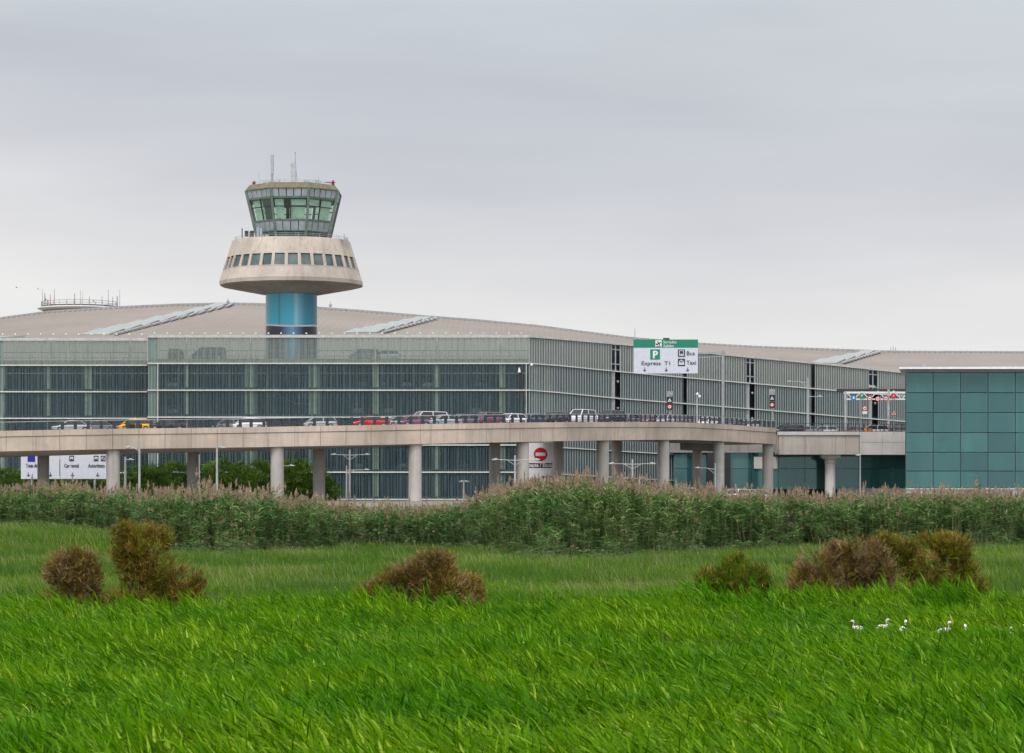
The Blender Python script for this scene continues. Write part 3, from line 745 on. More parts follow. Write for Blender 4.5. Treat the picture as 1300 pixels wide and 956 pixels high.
# ------------------------------------------------------------------ control tower
M['blind_or_bright_sheet']=plain('bright_pane_sheet',(.70,.80,.765),.5,var=.08)  # pale green carries the brightness of sky seen through the cab
def build_tower():
    YT=475.; k=YT/F; cx=WX(370,YT); tw=tag(empty('control_tower',(cx,YT,5.2)),'tall control tower with flared concrete gallery and slanted green glass cab','control tower')
    Z=lambda y:WZ(y,YT); C=(cx,YT)
    m=MB(); m.lathe([(32.6*k,4.8),(32.6*k,Z(373))],C,48); m.build('shaft',shaftmat(Z(373.5),Z(421),cx),tw,smooth=False)
    for p in m.f: pass
    n=16; ph=math.pi/16-math.pi/2
    fl=lambda y:(91.3+(75.3-91.3)*(358-y)/(358-307))*k
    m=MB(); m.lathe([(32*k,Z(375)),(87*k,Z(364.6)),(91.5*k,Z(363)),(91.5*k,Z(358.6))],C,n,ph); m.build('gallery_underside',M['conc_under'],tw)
    m=MB(); m.lathe([(91.6*k,Z(358.5)),(fl(343.2),Z(343.2))],C,n,ph,cap=False); m.build('lower_band',M['conc_tower'],tw)
    m=MB(); m.lathe([(fl(328.3),Z(328.3)),(fl(307),Z(307)),(fl(307)-.5,Z(307)),(fl(307)-.6,Z(309.5)),(1,Z(309.5))],C,n,ph,cap=False); m.build('upper_band',M['conc_tower'],tw)
    # windows in the gallery band: recessed panes and piers
    def facepts(i,u,y,inset=0):
        r=fl(y)-inset; a0=ph+2*math.pi*i/n; a1=ph+2*math.pi*(i+1)/n
        p=np.array((cx+r*math.cos(a0),YT+r*math.sin(a0))); q=np.array((cx+r*math.cos(a1),YT+r*math.sin(a1))); w=p+(q-p)*u
        return np.array((w[0],w[1],Z(y)))
    for i in range(n):
        for u0,u1 in ((.06,.44),(.56,.94)):
            m=MB(); m.quad(facepts(i,u0,343.2,.25),facepts(i,u1,343.2,.25),facepts(i,u1,328.3,.25),facepts(i,u0,328.3,.25)); w=m.build('window',M['win_dark'],tw)
        m=MB()
        for u0,u1 in ((-.0,.06),(.44,.56),(.94,1.0)):
            A=[facepts(i,u,y,ins) for ins in (0,.4) for y in (343.3,328.2) for u in (u0,u1)]
            vs=[tuple(a) for a in A]; m.add(vs,[[0,1,3,2],[4,6,7,5],[0,2,6,4],[1,5,7,3]])
        m.build('pier',M['conc_tower'],tw)
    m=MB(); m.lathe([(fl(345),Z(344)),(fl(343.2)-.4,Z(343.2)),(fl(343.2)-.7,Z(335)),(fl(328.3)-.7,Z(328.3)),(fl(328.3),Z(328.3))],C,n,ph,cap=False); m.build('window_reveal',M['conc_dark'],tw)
    # terrace floor & rail
    m=MB(); m.lathe([(1,Z(309)),(fl(307)-.6,Z(309))],C,n,ph); m.build('terrace',M['conc_grey'],tw)
    m=MB()
    for i in range(n):
        a0=ph+2*math.pi*i/n; a1=ph+2*math.pi*(i+1)/n; r=fl(307)-.5
        for h in (.75,.4): m.bar((cx+r*math.cos(a0),YT+r*math.sin(a0),Z(307)+h*.8),(cx+r*math.cos(a1),YT+r*math.sin(a1),Z(307)+h*.8),.04)
        m.bar((cx+r*math.cos(a0),YT+r*math.sin(a0),Z(308)),(cx+r*math.cos(a0),YT+r*math.sin(a0),Z(307)+.6),.05)
    m.build('terrace_rail',M['galv'],tw)
    # cab (octagon, flat face to the viewer, axis slightly right)
    cc=cx+2.6*k; n8=8; p8=math.pi/8-math.pi/2
    def ap(y): return (58.0+(44.0-58.0)*(y-245)/(306-245))*k
    def oc(i,y,ins=0):
        r=(ap(y)-ins)/math.cos(math.pi/8); a=p8+2*math.pi*i/8; return np.array((cc+r*math.cos(a),YT+r*math.sin(a),Z(y)))
    def fp(i,u,y,ins=0): a=oc(i,y,ins); b=oc(i+1,y,ins); return a+(b-a)*u
    def plate(i,u0,u1,y0,y1,ins,mat,name,th=.12):
        m=MB(); A=[fp(i,u,y,q) for q in (ins,ins+th) for y in (y1,y0) for u in (u0,u1)]
        m.add([tuple(a) for a in A],[[0,1,3,2],[4,6,7,5],[0,2,6,4],[1,5,7,3],[0,4,5,1],[2,3,7,6]]); return m.build(name,mat,tw)
    for i in range(8):
        for c in range(5):
            plate(i,c/5+.012,(c+1)/5-.012,245.6,254.8,.03,M['cab_panel'],'cladding_panel')
            if c<4: plate(i,c/4+.012,(c+1)/4-.012,285.5,296.6,.03,M['cab_panel'],'cladding_panel')
        plate(i,.0,1.,254.9,257.2,.02,M['green_frame'],'frame',.2); plate(i,0,1.,282.8,285.3,-.02,M['green_frame'],'frame',.2)
        plate(i,0,1.,296.7,298,.0,M['green_frame'],'frame',.2)
        plate(i,0,1.,298.1,305,.12,M['win_dark'],'lower_window',.05)
        plate(i,0,1.,305,307,.0,M['green_frame'],'frame',.2)
        for u in (.33,.66): plate(i,u-.015,u+.015,298,305,.05,M['green_frame'],'frame',.1)
        sp={7:(.06,.5,.94)}.get(i,(.06,.48,.94))
        for u0,u1 in zip(sp[:-1],sp[1:]): plate(i,u0,u1,257.2,282.8,.12,M['cab_glass'],'cab_window',.03)
        for u in sp[1:-1]: plate(i,u-.018,u+.018,257.2,282.8,.06,M['dark'],'mullion',.12)
        plate(i,.05,.95,266.5,267.6,.1,M['dark'],'transom',.1)
        m=MB(); m.bar(oc(i,245,-.05),oc(i,307,-.05),.42,.34); m.build('corner_post',M['green_frame'],tw)
    plate(6,.55,.93,257.3,282.7,.35,M['navy'],'blind_or_bright_sheet',.03)  # the one dark blue blind
    for i,u0,u1,y0,y1 in ((6,.08,.5,258.4,266),(7,.04,.30,258.4,282),(7,.5,.96,258.8,266),(7,.52,.94,268,282),(0,.06,.46,258.4,266),(0,.52,.93,258.8,282),(6,.1,.5,268.5,281)):
        plate(i,u0,u1,y0,y1,.42,M['blind_or_bright_sheet'],'blind_or_bright_sheet',.02)  # pale sheets added behind the glass so the panes look sky-bright
    plate(7,.40,.44,257.4,282.7,.36,M['dark'],'mullion',.1)
    m=MB(); 
    ins=.5; m.add([tuple(oc(i,258.5,ins)) for i in range(8)]+[tuple(oc(i,257.4,ins)) for i in range(8)],[list(range(8))[::-1],list(range(8,16))]+[[i,(i+1)%8,8+(i+1)%8,8+i] for i in range(8)]); m.build('ceiling',M['dark'],tw)
    m=MB(); m.add([tuple(oc(i,284.2,ins)) for i in range(8)]+[tuple(oc(i,283.4,ins)) for i in range(8)],[list(range(8))[::-1],list(range(8,16))]+[[i,(i+1)%8,8+(i+1)%8,8+i] for i in range(8)]); m.build('cab_floor',M['dark'],tw)
    m=MB(); m.box(cc-3.2,cc+3.2,YT-1,YT+1,Z(283.4),Z(280.5)); m.box(cc-1.2,cc-.7,YT-.3,YT+.3,Z(283),Z(258)); m.box(cc-2.6,cc-1.4,YT-1.2,YT-.8,Z(280.5),Z(278.6)); m.build('console',M['dark'],tw)
    # core below cab
    m=MB(); m.add([tuple(oc(i,285,.4)) for i in range(8)]+[tuple(oc(i,308.5,.4)) for i in range(8)],[list(range(8)),list(range(8,16))[::-1]]+[[8+i,8+(i+1)%8,(i+1)%8,i] for i in range(8)]); m.build('cab_base',M['inner_dark'],tw)
    m=MB(); r0=58.8*k/math.cos(math.pi/8); r1=53.5*k/math.cos(math.pi/8)
    m.lathe([(r0-.6,Z(245.9)),(r0,Z(245.3)),(r0,Z(244.2)),(r1,Z(237.4)),(r1-.6,Z(237.2))],(cc,YT),8,p8); m.build('roof',M['olive'],tw)
    m=MB(); rr=r1-.4
    for i in range(8):
        a0,a1=p8+2*math.pi*i/8,p8+2*math.pi*(i+1)/8
        for h in (.45,.2): m.bar((cc+rr*math.cos(a0),YT+rr*math.sin(a0),Z(237)+h),(cc+rr*math.cos(a1),YT+rr*math.sin(a1),Z(237)+h),.045)
        for u in (0,.33,.66):
            x=cc+rr*(math.cos(a0)*(1-u)+math.cos(a1)*u); y=YT+rr*(math.sin(a0)*(1-u)+math.sin(a1)*u); m.bar((x,y,Z(237.4)),(x,y,Z(237)+.5),.05)
    m.build('roof_rail',M['galv'],tw)
    def tb(px,y0,y1,wpx,name,mat,dy=-2,n_=10,w2=None):
        m=MB(); X=WX(px,YT+dy); m.tube((X,YT+dy,Z(y0)),(X,YT+dy,Z(y1)),wpx/2*k,(w2 or wpx)/2*k,n_); m.build(name,mat,tw)
    tb(345.6,222.5,198.2,4.0,'antenna',M['galv']); tb(345.4,237,222.5,3.2,'antenna_mast',M['grey'])
    m=MB(); X=WX(345.4,YT-2); m.box(X-.6,X+.6,YT-2.6,YT-1.4,Z(237.2),Z(232.5)); m.box(X-1.1,X+1.1,YT-2.5,YT-1.5,Z(237.2),Z(235)); m.build('antenna_base',M['grey'],tw)
    m=MB(); X=WX(372.6,YT-1); m.box(X-.42,X+.42,YT-1.4,YT-.6,Z(237.2),Z(209)); m.box(X-.2,X+.2,YT-1.2,YT-.8,Z(209),Z(207.8)); m.build('equipment_cabinet',M['galv'],tw)
    m=MB(); X=WX(375,YT-1); m.tube((X,YT-1.2,Z(212)),(X,YT-1.2,Z(195.5)),.08,.05,6); m.ball((X,YT-1.2,Z(195.3)),.14); m.bar((X,YT-1.2,Z(212)),(WX(379,YT),YT-1.3,Z(237)),.1); m.build('lightning_rod',M['grey'],tw)
    m=MB()
    for px,y,w,h in ((336,233,3.4,3),(354,231.5,2,5),(358,234,4,3),(364,234,4,3),(383,236,2,2),(390,232.5,5,5),(396,234,4,3.5),(402,232,3.5,5),(406,233.5,2.5,4),(386.5,231,1.5,3)):
        X=WX(px,YT-2); q=w/2*k; m.box(X-q,X+q,YT-2.5,YT-1.8,Z(237.2),Z(y-h/2+1))
    for px,yt in ((400,227),(404.5,226),(351,229),(356,229),(329,221.5)):
        X=WX(px,YT-2); m.bar((X,YT-2.2,Z(237)),(X,YT-2.2,Z(yt)),.07)
    m.build('roof_equipment',M['cab_panel'],tw)
    for px in (322.7,422.8):
        m=MB(); X=WX(px,YT-3); m.box(X-.22,X+.22,YT-3.2,YT-2.8,Z(238),Z(234)); m.build('beacon_stand',M['dark'],tw)
        m=MB(); m.lathe([(.17,Z(234)),(.2,Z(233)),(.14,Z(231.5)),(.03,Z(230.8))],(X,YT-3),10); m.build('beacon',M['red'] if px>400 else M['orange'],tw,smooth=True)
    m=MB(); X=WX(426,YT-3); m.bar((WX(414,YT),YT-3,Z(234.4)),(X,YT-3,Z(234.4)),.14); m.build('beacon_arm',M['red'],tw)
    # terrace equipment
    m=MB()
    X=WX(307.4,YT-4); m.bar((X,YT-4,Z(308)),(X,YT-4,Z(293)),.16)
    X=WX(317,YT-4); m.bar((X,YT-4,Z(308)),(X,YT-4,Z(297)),.1)
    for dx in (-.5,.4): m.box(X+dx-.3,X+dx+.3,YT-4.3,YT-3.9,Z(303.5),Z(296.2))
    m.build('terrace_antenna',M['dark'],tw)
    m=MB()
    for px,y0,y1,w in ((327.3,306,292.5,3.6),(331.5,307,293.5,3),(325.5,307,298,1.2),(334,307,302,3),(339,307,301.5,5),(430,307,303.5,1),(437,307,301,1.5),(440,307,305,4)):
        X=WX(px,YT-5); m.box(X-w/2*k,X+w/2*k,YT-5.3,YT-4.7,Z(y0+1.5),Z(y1))
    m.build('terrace_cabinet',M['cab_panel'],tw)
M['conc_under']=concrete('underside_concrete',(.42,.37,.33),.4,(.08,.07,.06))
build_tower()

def build_tower2():
    YT=760.; k=YT/F; cx=WX(101,YT); Z=lambda y:WZ(y,YT)
    t=tag(empty('radar_tower',(cx,YT,5.2)),'distant round white platform bristling with antennas behind the terminal roof','tower')
    m=MB(); m.lathe([(30*k,4.8),(30*k,Z(402)),(47*k,Z(395))],(cx,YT),32); m.build('shaft',M['conc_grey'],t)
    m=MB(); m.lathe([(47*k,Z(394.8)),(53*k,Z(392.6)),(53*k,Z(391.2)),(49*k,Z(390.8))],(cx,YT),32); m.build('platform',M['white'],t)
    m=MB(); m.lathe([(48*k,Z(390.7)),(48*k,Z(389.3)),(30*k,Z(388.6))],(cx,YT),32); m.build('roof_gear',M['dark'],t)
    m=MB()
    for i in range(32):
        a0,a1=2*math.pi*i/32,2*math.pi*(i+1)/32; r=48*k
        for h in (384,387): m.bar((cx+r*math.cos(a0),YT+r*math.sin(a0),Z(h)),(cx+r*math.cos(a1),YT+r*math.sin(a1),Z(h)),.12)
        m.bar((cx+r*math.cos(a0),YT+r*math.sin(a0),Z(391)),(cx+r*math.cos(a0),YT+r*math.sin(a0),Z(384)),.1)
    m.build('railing',M['grey'],t)
    for px,y,w in ((54,368,.1),(57,373,.24),(60.5,381,.34),(63.8,373,.14),(69,368,.14),(85,380,.1),(94.7,373,.2),(102,368,.1),(105,370,.08),(113.5,376,.14),(120.8,384,.14),(129.5,376,.14),(137.5,368,.12),(143,376,.16),(148.8,375,.26),(152,369,.1)):
        m=MB(); dy=random.uniform(-4,2); X=WX(px,YT+dy); m.tube((X,YT+dy,Z(391)),(X,YT+dy,Z(y)),w,w*.5,6); m.build('antenna',M['red'] if px in (63.8,) else M['grey'],t)
    for px in (60.5,120.8):
        m=MB(); m.ball((WX(px,YT),YT-3,Z(381 if px<100 else 383)),.2,n=8,m=5); m.build('beacon',M['red'],t,smooth=True)
build_tower2()
# ------------------------------------------------------------------ cars
def make_car(kind):
    D=dict(hatch=dict(L=4.1,hw=.87,belt=.88,top=1.47,base=(-1.55,1.98),roof=(-.75,1.55),hood=.74,tailz=.9),
           sedan=dict(L=4.6,hw=.9,belt=.88,top=1.44,base=(-1.35,1.75),roof=(-.5,.95),hood=.76,tailz=.92),
           suv=dict(L=4.5,hw=.93,belt=1.02,top=1.68,base=(-1.45,2.18),roof=(-.75,1.95),hood=.95,tailz=1.0),
           van=dict(L=4.9,hw=.96,belt=1.12,top=1.96,base=(-1.95,2.38),roof=(-1.1,2.28),hood=1.02,tailz=1.1))[kind]
    r=empty(kind+'_car',(0,0,0)); h=D['L']/2; w=D['hw']; b=D['belt']
    # lower body: sections along x (front at -x)
    xs=[(-h,.42,D['hood']-.22,.72),(-h+.12,.24,D['hood']-.06,.88),(-h+.5,.2,D['hood'],.97),(D['base'][0],.2,b-.03,1.0),(0,.2,b,1.0),(D['base'][1]-.2,.2,b+.02,1.0),(h-.25,.22,D['tailz'],.97),(h-.05,.28,D['tailz']-.08,.9),(h,.4,D['tailz']-.3,.8)]
    m=MB(); vs=[]; n=10
    for x,z0,z1,q in xs:
        ww=w*q; zm=(z0+z1)/2
        ring=[(-ww*.9,z0),(-ww,z0+.12),(-ww*1.01,zm),(-ww*.985,z1-.08),(-ww*.9,z1),(ww*.9,z1),(ww*.985,z1-.08),(ww*1.01,zm),(ww,z0+.12),(ww*.9,z0)]
        vs+=[(x,y,z) for y,z in ring]
    fs=[[i*n+k,(i+1)*n+k,(i+1)*n+(k+1)%n,i*n+(k+1)%n] for i in range(len(xs)-1) for k in range(n)]
    fs+=[list(range(n)),[(len(xs)-1)*n+k for k in range(n)][::-1]]
    m.add(vs,fs)
    # roof shell with pillars
    (x0,x1),(c0,c1),t=D['base'],D['roof'],D['top']; wt=w*.74; wb=w*.9
    m.add([(c0,-wt,t-.05),(c1,-wt,t-.07),(c1,wt,t-.07),(c0,wt,t-.05),(c0+.12,-wt*.88,t),(c1-.12,-wt*.88,t-.02),(c1-.12,wt*.88,t-.02),(c0+.12,wt*.88,t)],
          [[0,1,5,4],[1,2,6,5],[2,3,7,6],[3,0,4,7],[4,5,6,7],[3,2,1,0]])
    for sgn in (-1,1):
        for xa,xb in ((x0,c0),(x1,c1)): m.bar((xa,sgn*wb,b-.02),(xb,sgn*wt,t-.06),.09,.07)
        xm=(x0+x1)/2+.1; m.bar((xm,sgn*wb*1.0,b-.02),(xm*.8+.1,sgn*wt,t-.06),.09,.05)
    o=m.build('body',PAINT['white'],r,local=True); o.material_slots[0].link='OBJECT'; o.material_slots[0].material=PAINT['white']
    g=MB(); wt2,wb2=wt-.015,wb-.015
    g.hexa([(x0,-wb2),(x1,-wb2),(x1,wb2),(x0,wb2)],b-.03,b-.02)
    g.v=g.v[:]; g=MB(); g.add([(x0,-wb2,b-.04),(x1,-wb2,b-.04),(x1,wb2,b-.04),(x0,wb2,b-.04),(c0,-wt2,t-.07),(c1,-wt2,t-.08),(c1,wt2,t-.08),(c0,wt2,t-.07)],
        [[0,1,5,4],[1,2,6,5],[2,3,7,6],[3,0,4,7],[4,5,6,7]])
    g.build('windows',M['car_glass'],r,local=True)
    for x in (-h+.82,h-.85):
        for sgn in (-1,1):
            c=MB(); c.tube((x,sgn*(w-.2),.33),(x,sgn*(w+.01),.33),.33,n=16); wh=c.build('wheel',M['rubber'],r,local=True)
            d=MB(); d.tube((x,sgn*(w),.33),(x,sgn*(w+.025),.33),.2,n=12); d.build('rim',M['galv'],wh,local=True)
    for sgn in (-1,1):
        c=MB(); c.box(-h-.01,-h+.28,min(sgn*w*.55,sgn*w*.86),max(sgn*w*.55,sgn*w*.86),D['hood']-.2,D['hood']-.08); c.build('headlight',M['lens'],r,local=True)
        c=MB(); c.box(h-.3,h+.01,min(sgn*w*.62,sgn*w*.93),max(sgn*w*.62,sgn*w*.93),D['tailz']-.28,D['tailz']-.08); c.build('tail_light',M['tail'],r,local=True)
        c=MB(); c.box(x0+.35,x0+.5,min(sgn*w*.98,sgn*w*1.16),max(sgn*w*.98,sgn*w*1.16),b+.0,b+.13); c.build('mirror',M['black'],r,local=True)
    return r
PROTO={}
def car(kind,paint,loc,rz,label,group,cat='car',z=None):
    if kind not in PROTO: PROTO[kind]=make_car(kind); o=PROTO[kind]
    else:
        o=copy_tree(PROTO[kind])
        for k in ('label','category','group'): 
            if k in o: del o[k]
        for ch in list(o.children):   # drop copies of special fittings
            if ch.name.split('.')[0] in ('door','roof_sign'): bpy.data.objects.remove(ch)
    o.name={'van':'van','suv':'suv_car','hatch':'hatchback_car','sedan':'sedan_car'}[kind]
    o.location=loc; o.rotation_euler=(0,0,rz)
    for ch in o.children:
        if ch.name.startswith('body'): ch.material_slots[0].material=PAINT[paint]
    return tag(o,label,cat,group)
# px centre, kind, paint, lateral offset on the deck, heading flip, label
DECK=[(91,'sedan','silver',3.0,0,'silver sedan at the left end of the queue, ahead of all others'),
 (123,'sedan','grey',6.4,0,'grey sedan half hidden behind the second silver roof, left of the taxi'),
 (171,'hatch','yellow',3.0,0,'black and yellow taxi on the viaduct'),
 (211,'sedan','dark',3.2,0,'dark grey sedan right behind the yellow taxi'),
 (292,'hatch','grey',6.4,0,'grey hatchback nose just left of the white hatchback'),
 (316,'hatch','white',3.0,0,'white hatchback alone between the taxi and the silver car'),
 (406,'hatch','silver',3.0,0,'silver hatchback between the white one and the red one'),
 (470,'sedan','red',3.0,0,'bright red car on the viaduct'),
 (508,'hatch','silver',6.6,0,'silver hatchback directly behind the red car'),
 (526,'hatch','plum',3.2,0,'plum coloured hatchback squeezed between silver car and white van'),
 (543,'van','white',6.8,0,'white minivan rising over the rail right of the plum hatchback'),
 (563,'sedan','silver',3.0,0,'pale silver sedan just right of the white minivan'),
 (588,'hatch','grey',3.0,0,'grey hatchback left of the beige roofed sport utility car'),
 (619,'suv','plum',3.0,0,'dark plum sport utility car with bright roof edge, left of the white hatchback pair'),
 (650,'hatch','white',3.0,0,'white hatchback behind the rail below the garage corner'),
 (674,'sedan','blue',3.0,0,'dark blue sedan left of the dark sport utility car'),
 (705,'suv','dark',3.2,0,'dark sport utility car with red lights left of the tall white van'),
 (739,'van','white',3.2,0,'tall white van, the tallest white vehicle on the viaduct'),
 (757,'sedan','white',6.6,0,'white sedan tucked behind the tall white van'),
 (776,'van','dark',5.0,0,'black van with curved roof right of the tall white van'),
 (797,'hatch','grey',5.2,0,'grey hatchback behind the black van'),
 (824,'sedan','plum',6.5,0,'small dark red car seen between dense rail posts on the bend'),
 (846,'hatch','silver',4.5,0,'silver hatchback under the first warning signal post'),
 (866,'sedan','grey',4.0,0,'grey sedan with pale roof right of the first warning signal post'),
 (899,'hatch','white',4.0,0,'white hatchback on the bend left of the tall sign pole'),
 (933,'sedan','dark',4.0,0,'dark sedan on the bend right of the tall sign pole'),
 (958,'hatch','silver',4.0,0,'silver hatchback near the right end of the curved rail')]
for px,kind,paint,off,fl_,lab in DECK:
    s=s_at(px,off); p=pt(s,off,-.275); t=pdir(s); rz=math.atan2(t[1],t[0])+(math.pi if fl_ else 0)
    taxi=paint=='yellow'
    c=car(kind,paint,tuple(p),rz,lab,'cars queueing on the viaduct','taxi' if taxi else 'car')
    if taxi:
        for x0,x1 in ((-.95,-.05),(.0,.75)):
            for sg in (-1,1):
                m=MB(); m.box(x0,x1,min(sg*.865,sg*.90),max(sg*.865,sg*.90),.3,.86); m.build('door',M['black'],c,local=True)
        m=MB(); m.box(-.12,.12,-.35,.35,1.46,1.62); m.build('roof_sign',M['white'],c,local=True)
        m=MB(); m.box(-.6,1.4,-.5,.5,1.455,1.475); m.build('roof_panel',M['black'],c,local=True)
V2C=[(1001,'suv','dark',4,'dark sport utility car with red tail lights where the two viaducts meet'),(1025,'sedan','grey',4.5,'grey sedan behind the first sport utility car on the link viaduct'),
 (1046,'hatch','silver',4,'pale hatchback with red tail lights left of the gantry post'),(1084,'sedan','plum',5,'dark plum sedan under the blue gantry sign'),(1109,'suv','silver',5,'silver car above the orange barrier'),(1138,'sedan','grey',5,'grey sedan under the red triangle sign')]
for px,kind,paint,off,lab in V2C:
    Y=419.7+(px-988.5)*.036+off; car(kind,paint,(WX(px,Y),Y,WZ(551,420)-.1),.09 if px>1020 else .4,lab,'cars on the link viaduct')
# cars inside the garage (floor lines), and on its open top level
zf=lambda j:WZ(LY[j],412)+(.73 if j==1 else .43)
GAR=[(224,1,'suv','dark','top level, dark boxy car left of the first top post pair'),(265,1,'van','dark','top level, dark van right of the first top post'),
 (462,1,'suv','grey','top level, grey boxy car near the middle of the facade'),(491,1,'hatch','silver','top level, silver car right of the middle post'),
 (222,2,'hatch','silver','second level, silver car at the left corner bay'),(462,2,'sedan','grey','second level, grey sedan left of the fifth column'),(487,2,'hatch','red','second level, red hatchback seen dimly through the glass'),
 (517,2,'sedan','silver','second level, silver sedan right of the red hatchback'),(544,2,'hatch','white','second level, white hatchback left of the sixth column'),(610,2,'sedan','grey','second level, grey sedan near the right corner'),
 (222,3,'hatch','beige','third level, beige hatchback at the left corner bay'),(455,3,'suv','silver','third level, silver car over the red viaduct car'),(494,3,'suv','beige','third level, beige boxy car right of the fifth column'),(604,3,'suv','silver','third level, silver boxy car left of the seventh column'),
 (458,4,'sedan','silver','fourth level, silver sedan above the double street lamp'),(575,4,'suv','plum','fourth level, plum car seen under the viaduct between pillars'),(505,4,'sedan','grey','fourth level, grey sedan left of the thick front pillar'),
 (457,5,'hatch','beige','lowest level, beige hatchback beside the double street lamp'),(511,5,'hatch','silver','lowest level, silver hatchback left of the thick front pillar'),(590,5,'sedan','dark','lowest level, dark sedan right of the thick front pillar')]
for px,j,kind,paint,lab in GAR:
    Y=417.6; car(kind,paint,(WX(px,Y),Y,zf(j)),(-1.571 if (j>1 or px==224) else .0)+random.uniform(-.05,.05),'garage '+lab,'cars parked inside the garage')
# roofs on the ground level car park at the right
for px,kind,paint,Y,lab in ((863,'suv','white',372.5,'white car on the ground road, leftmost roof above the reeds'),(882,'suv','silver',389,'silver car on the ground, right of the first white roof'),(932,'suv','white',389,'white car on the ground between two right pillars'),(953,'suv','silver',394,'pale car on the ground left of the last front pillar')):
    car(kind,paint,(WX(px,Y),Y,5.215),0.1 if px!=1040 else 1.3,lab,'vehicles on the ground level')

# ------------------------------------------------------------------ lettering, signs
def text(body,size,x,y,z,mat,parent,name='lettering',align='LEFT',bold=0.0,sx=1.0):
    cu=bpy.data.curves.new('t','FONT'); cu.body=body; cu.size=size; cu.extrude=.012; cu.align_x=align; cu.offset=bold; cu.resolution_u=3
    o=bpy.data.objects.new('t',cu); COL.objects.link(o); bpy.context.view_layer.update()
    me=bpy.data.meshes.new_from_object(o.evaluated_get(bpy.context.evaluated_depsgraph_get())); bpy.data.objects.remove(o); bpy.data.curves.remove(cu)
    me.materials.clear(); me.materials.append(mat)
    off=wloc(parent)
    for v in me.vertices:
        cx_,cy_,cz_=v.co; v.co=(x+cx_*sx-off[0],y-cz_-off[1],z+cy_-off[2])
    n=bpy.data.objects.new(name,me); COL.objects.link(n); n.parent=parent; return n
def disc(mb,x,y,z,r,th=.03,n=24):
    mb.tube((x,y,z),(x,y-th,z),r,n=n)
def down_arrow(mb,x,y,z,h):
    mb.box(x-h*.07,x+h*.07,y-.03,y,z,z+h); 
    for s in (-1,1): mb.bar((x,y-.015,z+h*.02),(x+s*h*.34,y-.015,z+h*.38),h*.15,.03,up=(0,1,0))

def big_sign():
    Y=398.; r=tag(empty('direction_sign',(WX(918,Y),Y,WZ(537,Y))),'large green topped overhead sign for departures, parking, bus and taxi','road sign')
    X=lambda p:WX(p,Y); Z=lambda p:WZ(p,Y); k=Y/F
    m=MB(); m.box(X(804.5),X(886),Y,Y+.12,Z(474),Z(441.6)); m.build('board',M['signgrey'],r)
    m=MB(); m.box(X(804.2),X(886.2),Y-.01,Y+.13,Z(441.5),Z(431)); m.build('header',M['signgreen'],r)
    m=MB(); m.tube((X(918),Y+.3,Z(538)),(X(918),Y+.3,Z(445)),.21,.16,12); m.build('pole',M['grey'],r)
    m=MB(); m.bar((X(812),Y+.35,Z(449)),(X(921),Y+.35,Z(448)),.22); m.bar((X(812),Y+.35,Z(458)),(X(918),Y+.35,Z(452)),.14); m.build('arm',M['grey'],r)
    m=MB(); 
    for px in (825,845,866): m.box(X(px)-.06,X(px)+.06,Y+.13,Y+.3,Z(472),Z(433))
    m.box(X(845)-.35,X(850),Y+.05,Y+.3,Z(431),Z(429)); m.build('bracket',M['dark'],r)
    y=Y-.03
    m=MB(); m.box(X(832),X(840),y,y+.02,Z(440.6),Z(432)); m.build('plane_icon',M['white'],r)
    m=MB(); a=y-.01
    m.bar((X(833.2),a,Z(438)),(X(838.8),a,Z(434.6)),.16,.02,up=(0,1,0)); m.bar((X(836.5),a,Z(436)),(X(834.6),a,Z(433.4)),.12,.02,up=(0,1,0)); m.bar((X(836.5),a,Z(436)),(X(837.6),a,Z(438.6)),.12,.02,up=(0,1,0)); m.bar((X(833.6),a,Z(437.6)),(X(833,),a,Z(435.6)),.1,.02,up=(0,1,0)); m.bar((X(833),a,Z(439.8)),(X(839),a,Z(439.8)),.09,.02,up=(0,1,0)); m.build('plane',M['black'],r)
    text('Sortides',.56,X(842),y,Z(436),M['white'],r,bold=.003); text('Salidas',.56,X(842),y,Z(440.8),M['white'],r,bold=.003)
    m=MB(); m.box(X(825.5),X(837.8),y,y+.02,Z(456.5),Z(443.5)); m.build('parking_icon',M['signgreen'],r)
    text('P',1.42,X(831.7),y-.01,Z(454.6),M['white'],r,align='CENTER',bold=.05)
    text('Express  T1',.78,X(814),y,Z(463.6),M['black'],r,bold=.006,sx=1.12)
    text('Bus',.80,X(871.3),y,Z(451),M['black'],r,bold=.006,sx=1.04); text('Taxi',.80,X(871.3),y,Z(462.8),M['black'],r,bold=.006)
    for i,(ya,yb) in enumerate(((453,443.6),(464.8,455.4))):
        m=MB(); m.box(X(860.6),X(869.6),y,y+.02,Z(ya),Z(yb)); m.build('icon_frame',M['black'],r)
        m=MB(); w=M['signgrey']; a=y-.02
        if i==0:
            m.box(X(862),X(868.2),a,a+.02,Z(ya-1.3),Z(yb+1.2)); m.build('icon_field',w,r)
            m=MB(); m.box(X(863),X(867.2),a-.02,a,Z(yb+5.2),Z(yb+2)); m.box(X(863),X(864),a-.02,a,Z(yb+7),Z(yb+5)); m.box(X(866.2),X(867.2),a-.02,a,Z(yb+7),Z(yb+5)); m.build('bus',M['black'],r)
        else:
            m.box(X(861.6),X(868.6),a,a+.02,Z(ya-1.6),Z(ya-4.6)); m.hexa([(X(862.4),a),(X(867.8),a),(X(867.8),a+.02),(X(862.4),a+.02)],Z(ya-4.6),Z(ya-7)); m.box(X(864.3),X(865.9),a,a+.02,Z(ya-7),Z(ya-8.2)); m.build('taxi',w,r)
            m=MB(); m.box(X(863.4),X(866.8),a-.02,a,Z(ya-4.7),Z(ya-6.2)); m.build('taxi_window',M['black'],r)
    for px in (818.5,845.7,873): m=MB(); down_arrow(m,X(px),y,Z(471.3),5*k); m.build('arrow',M['black'],r)
big_sign()
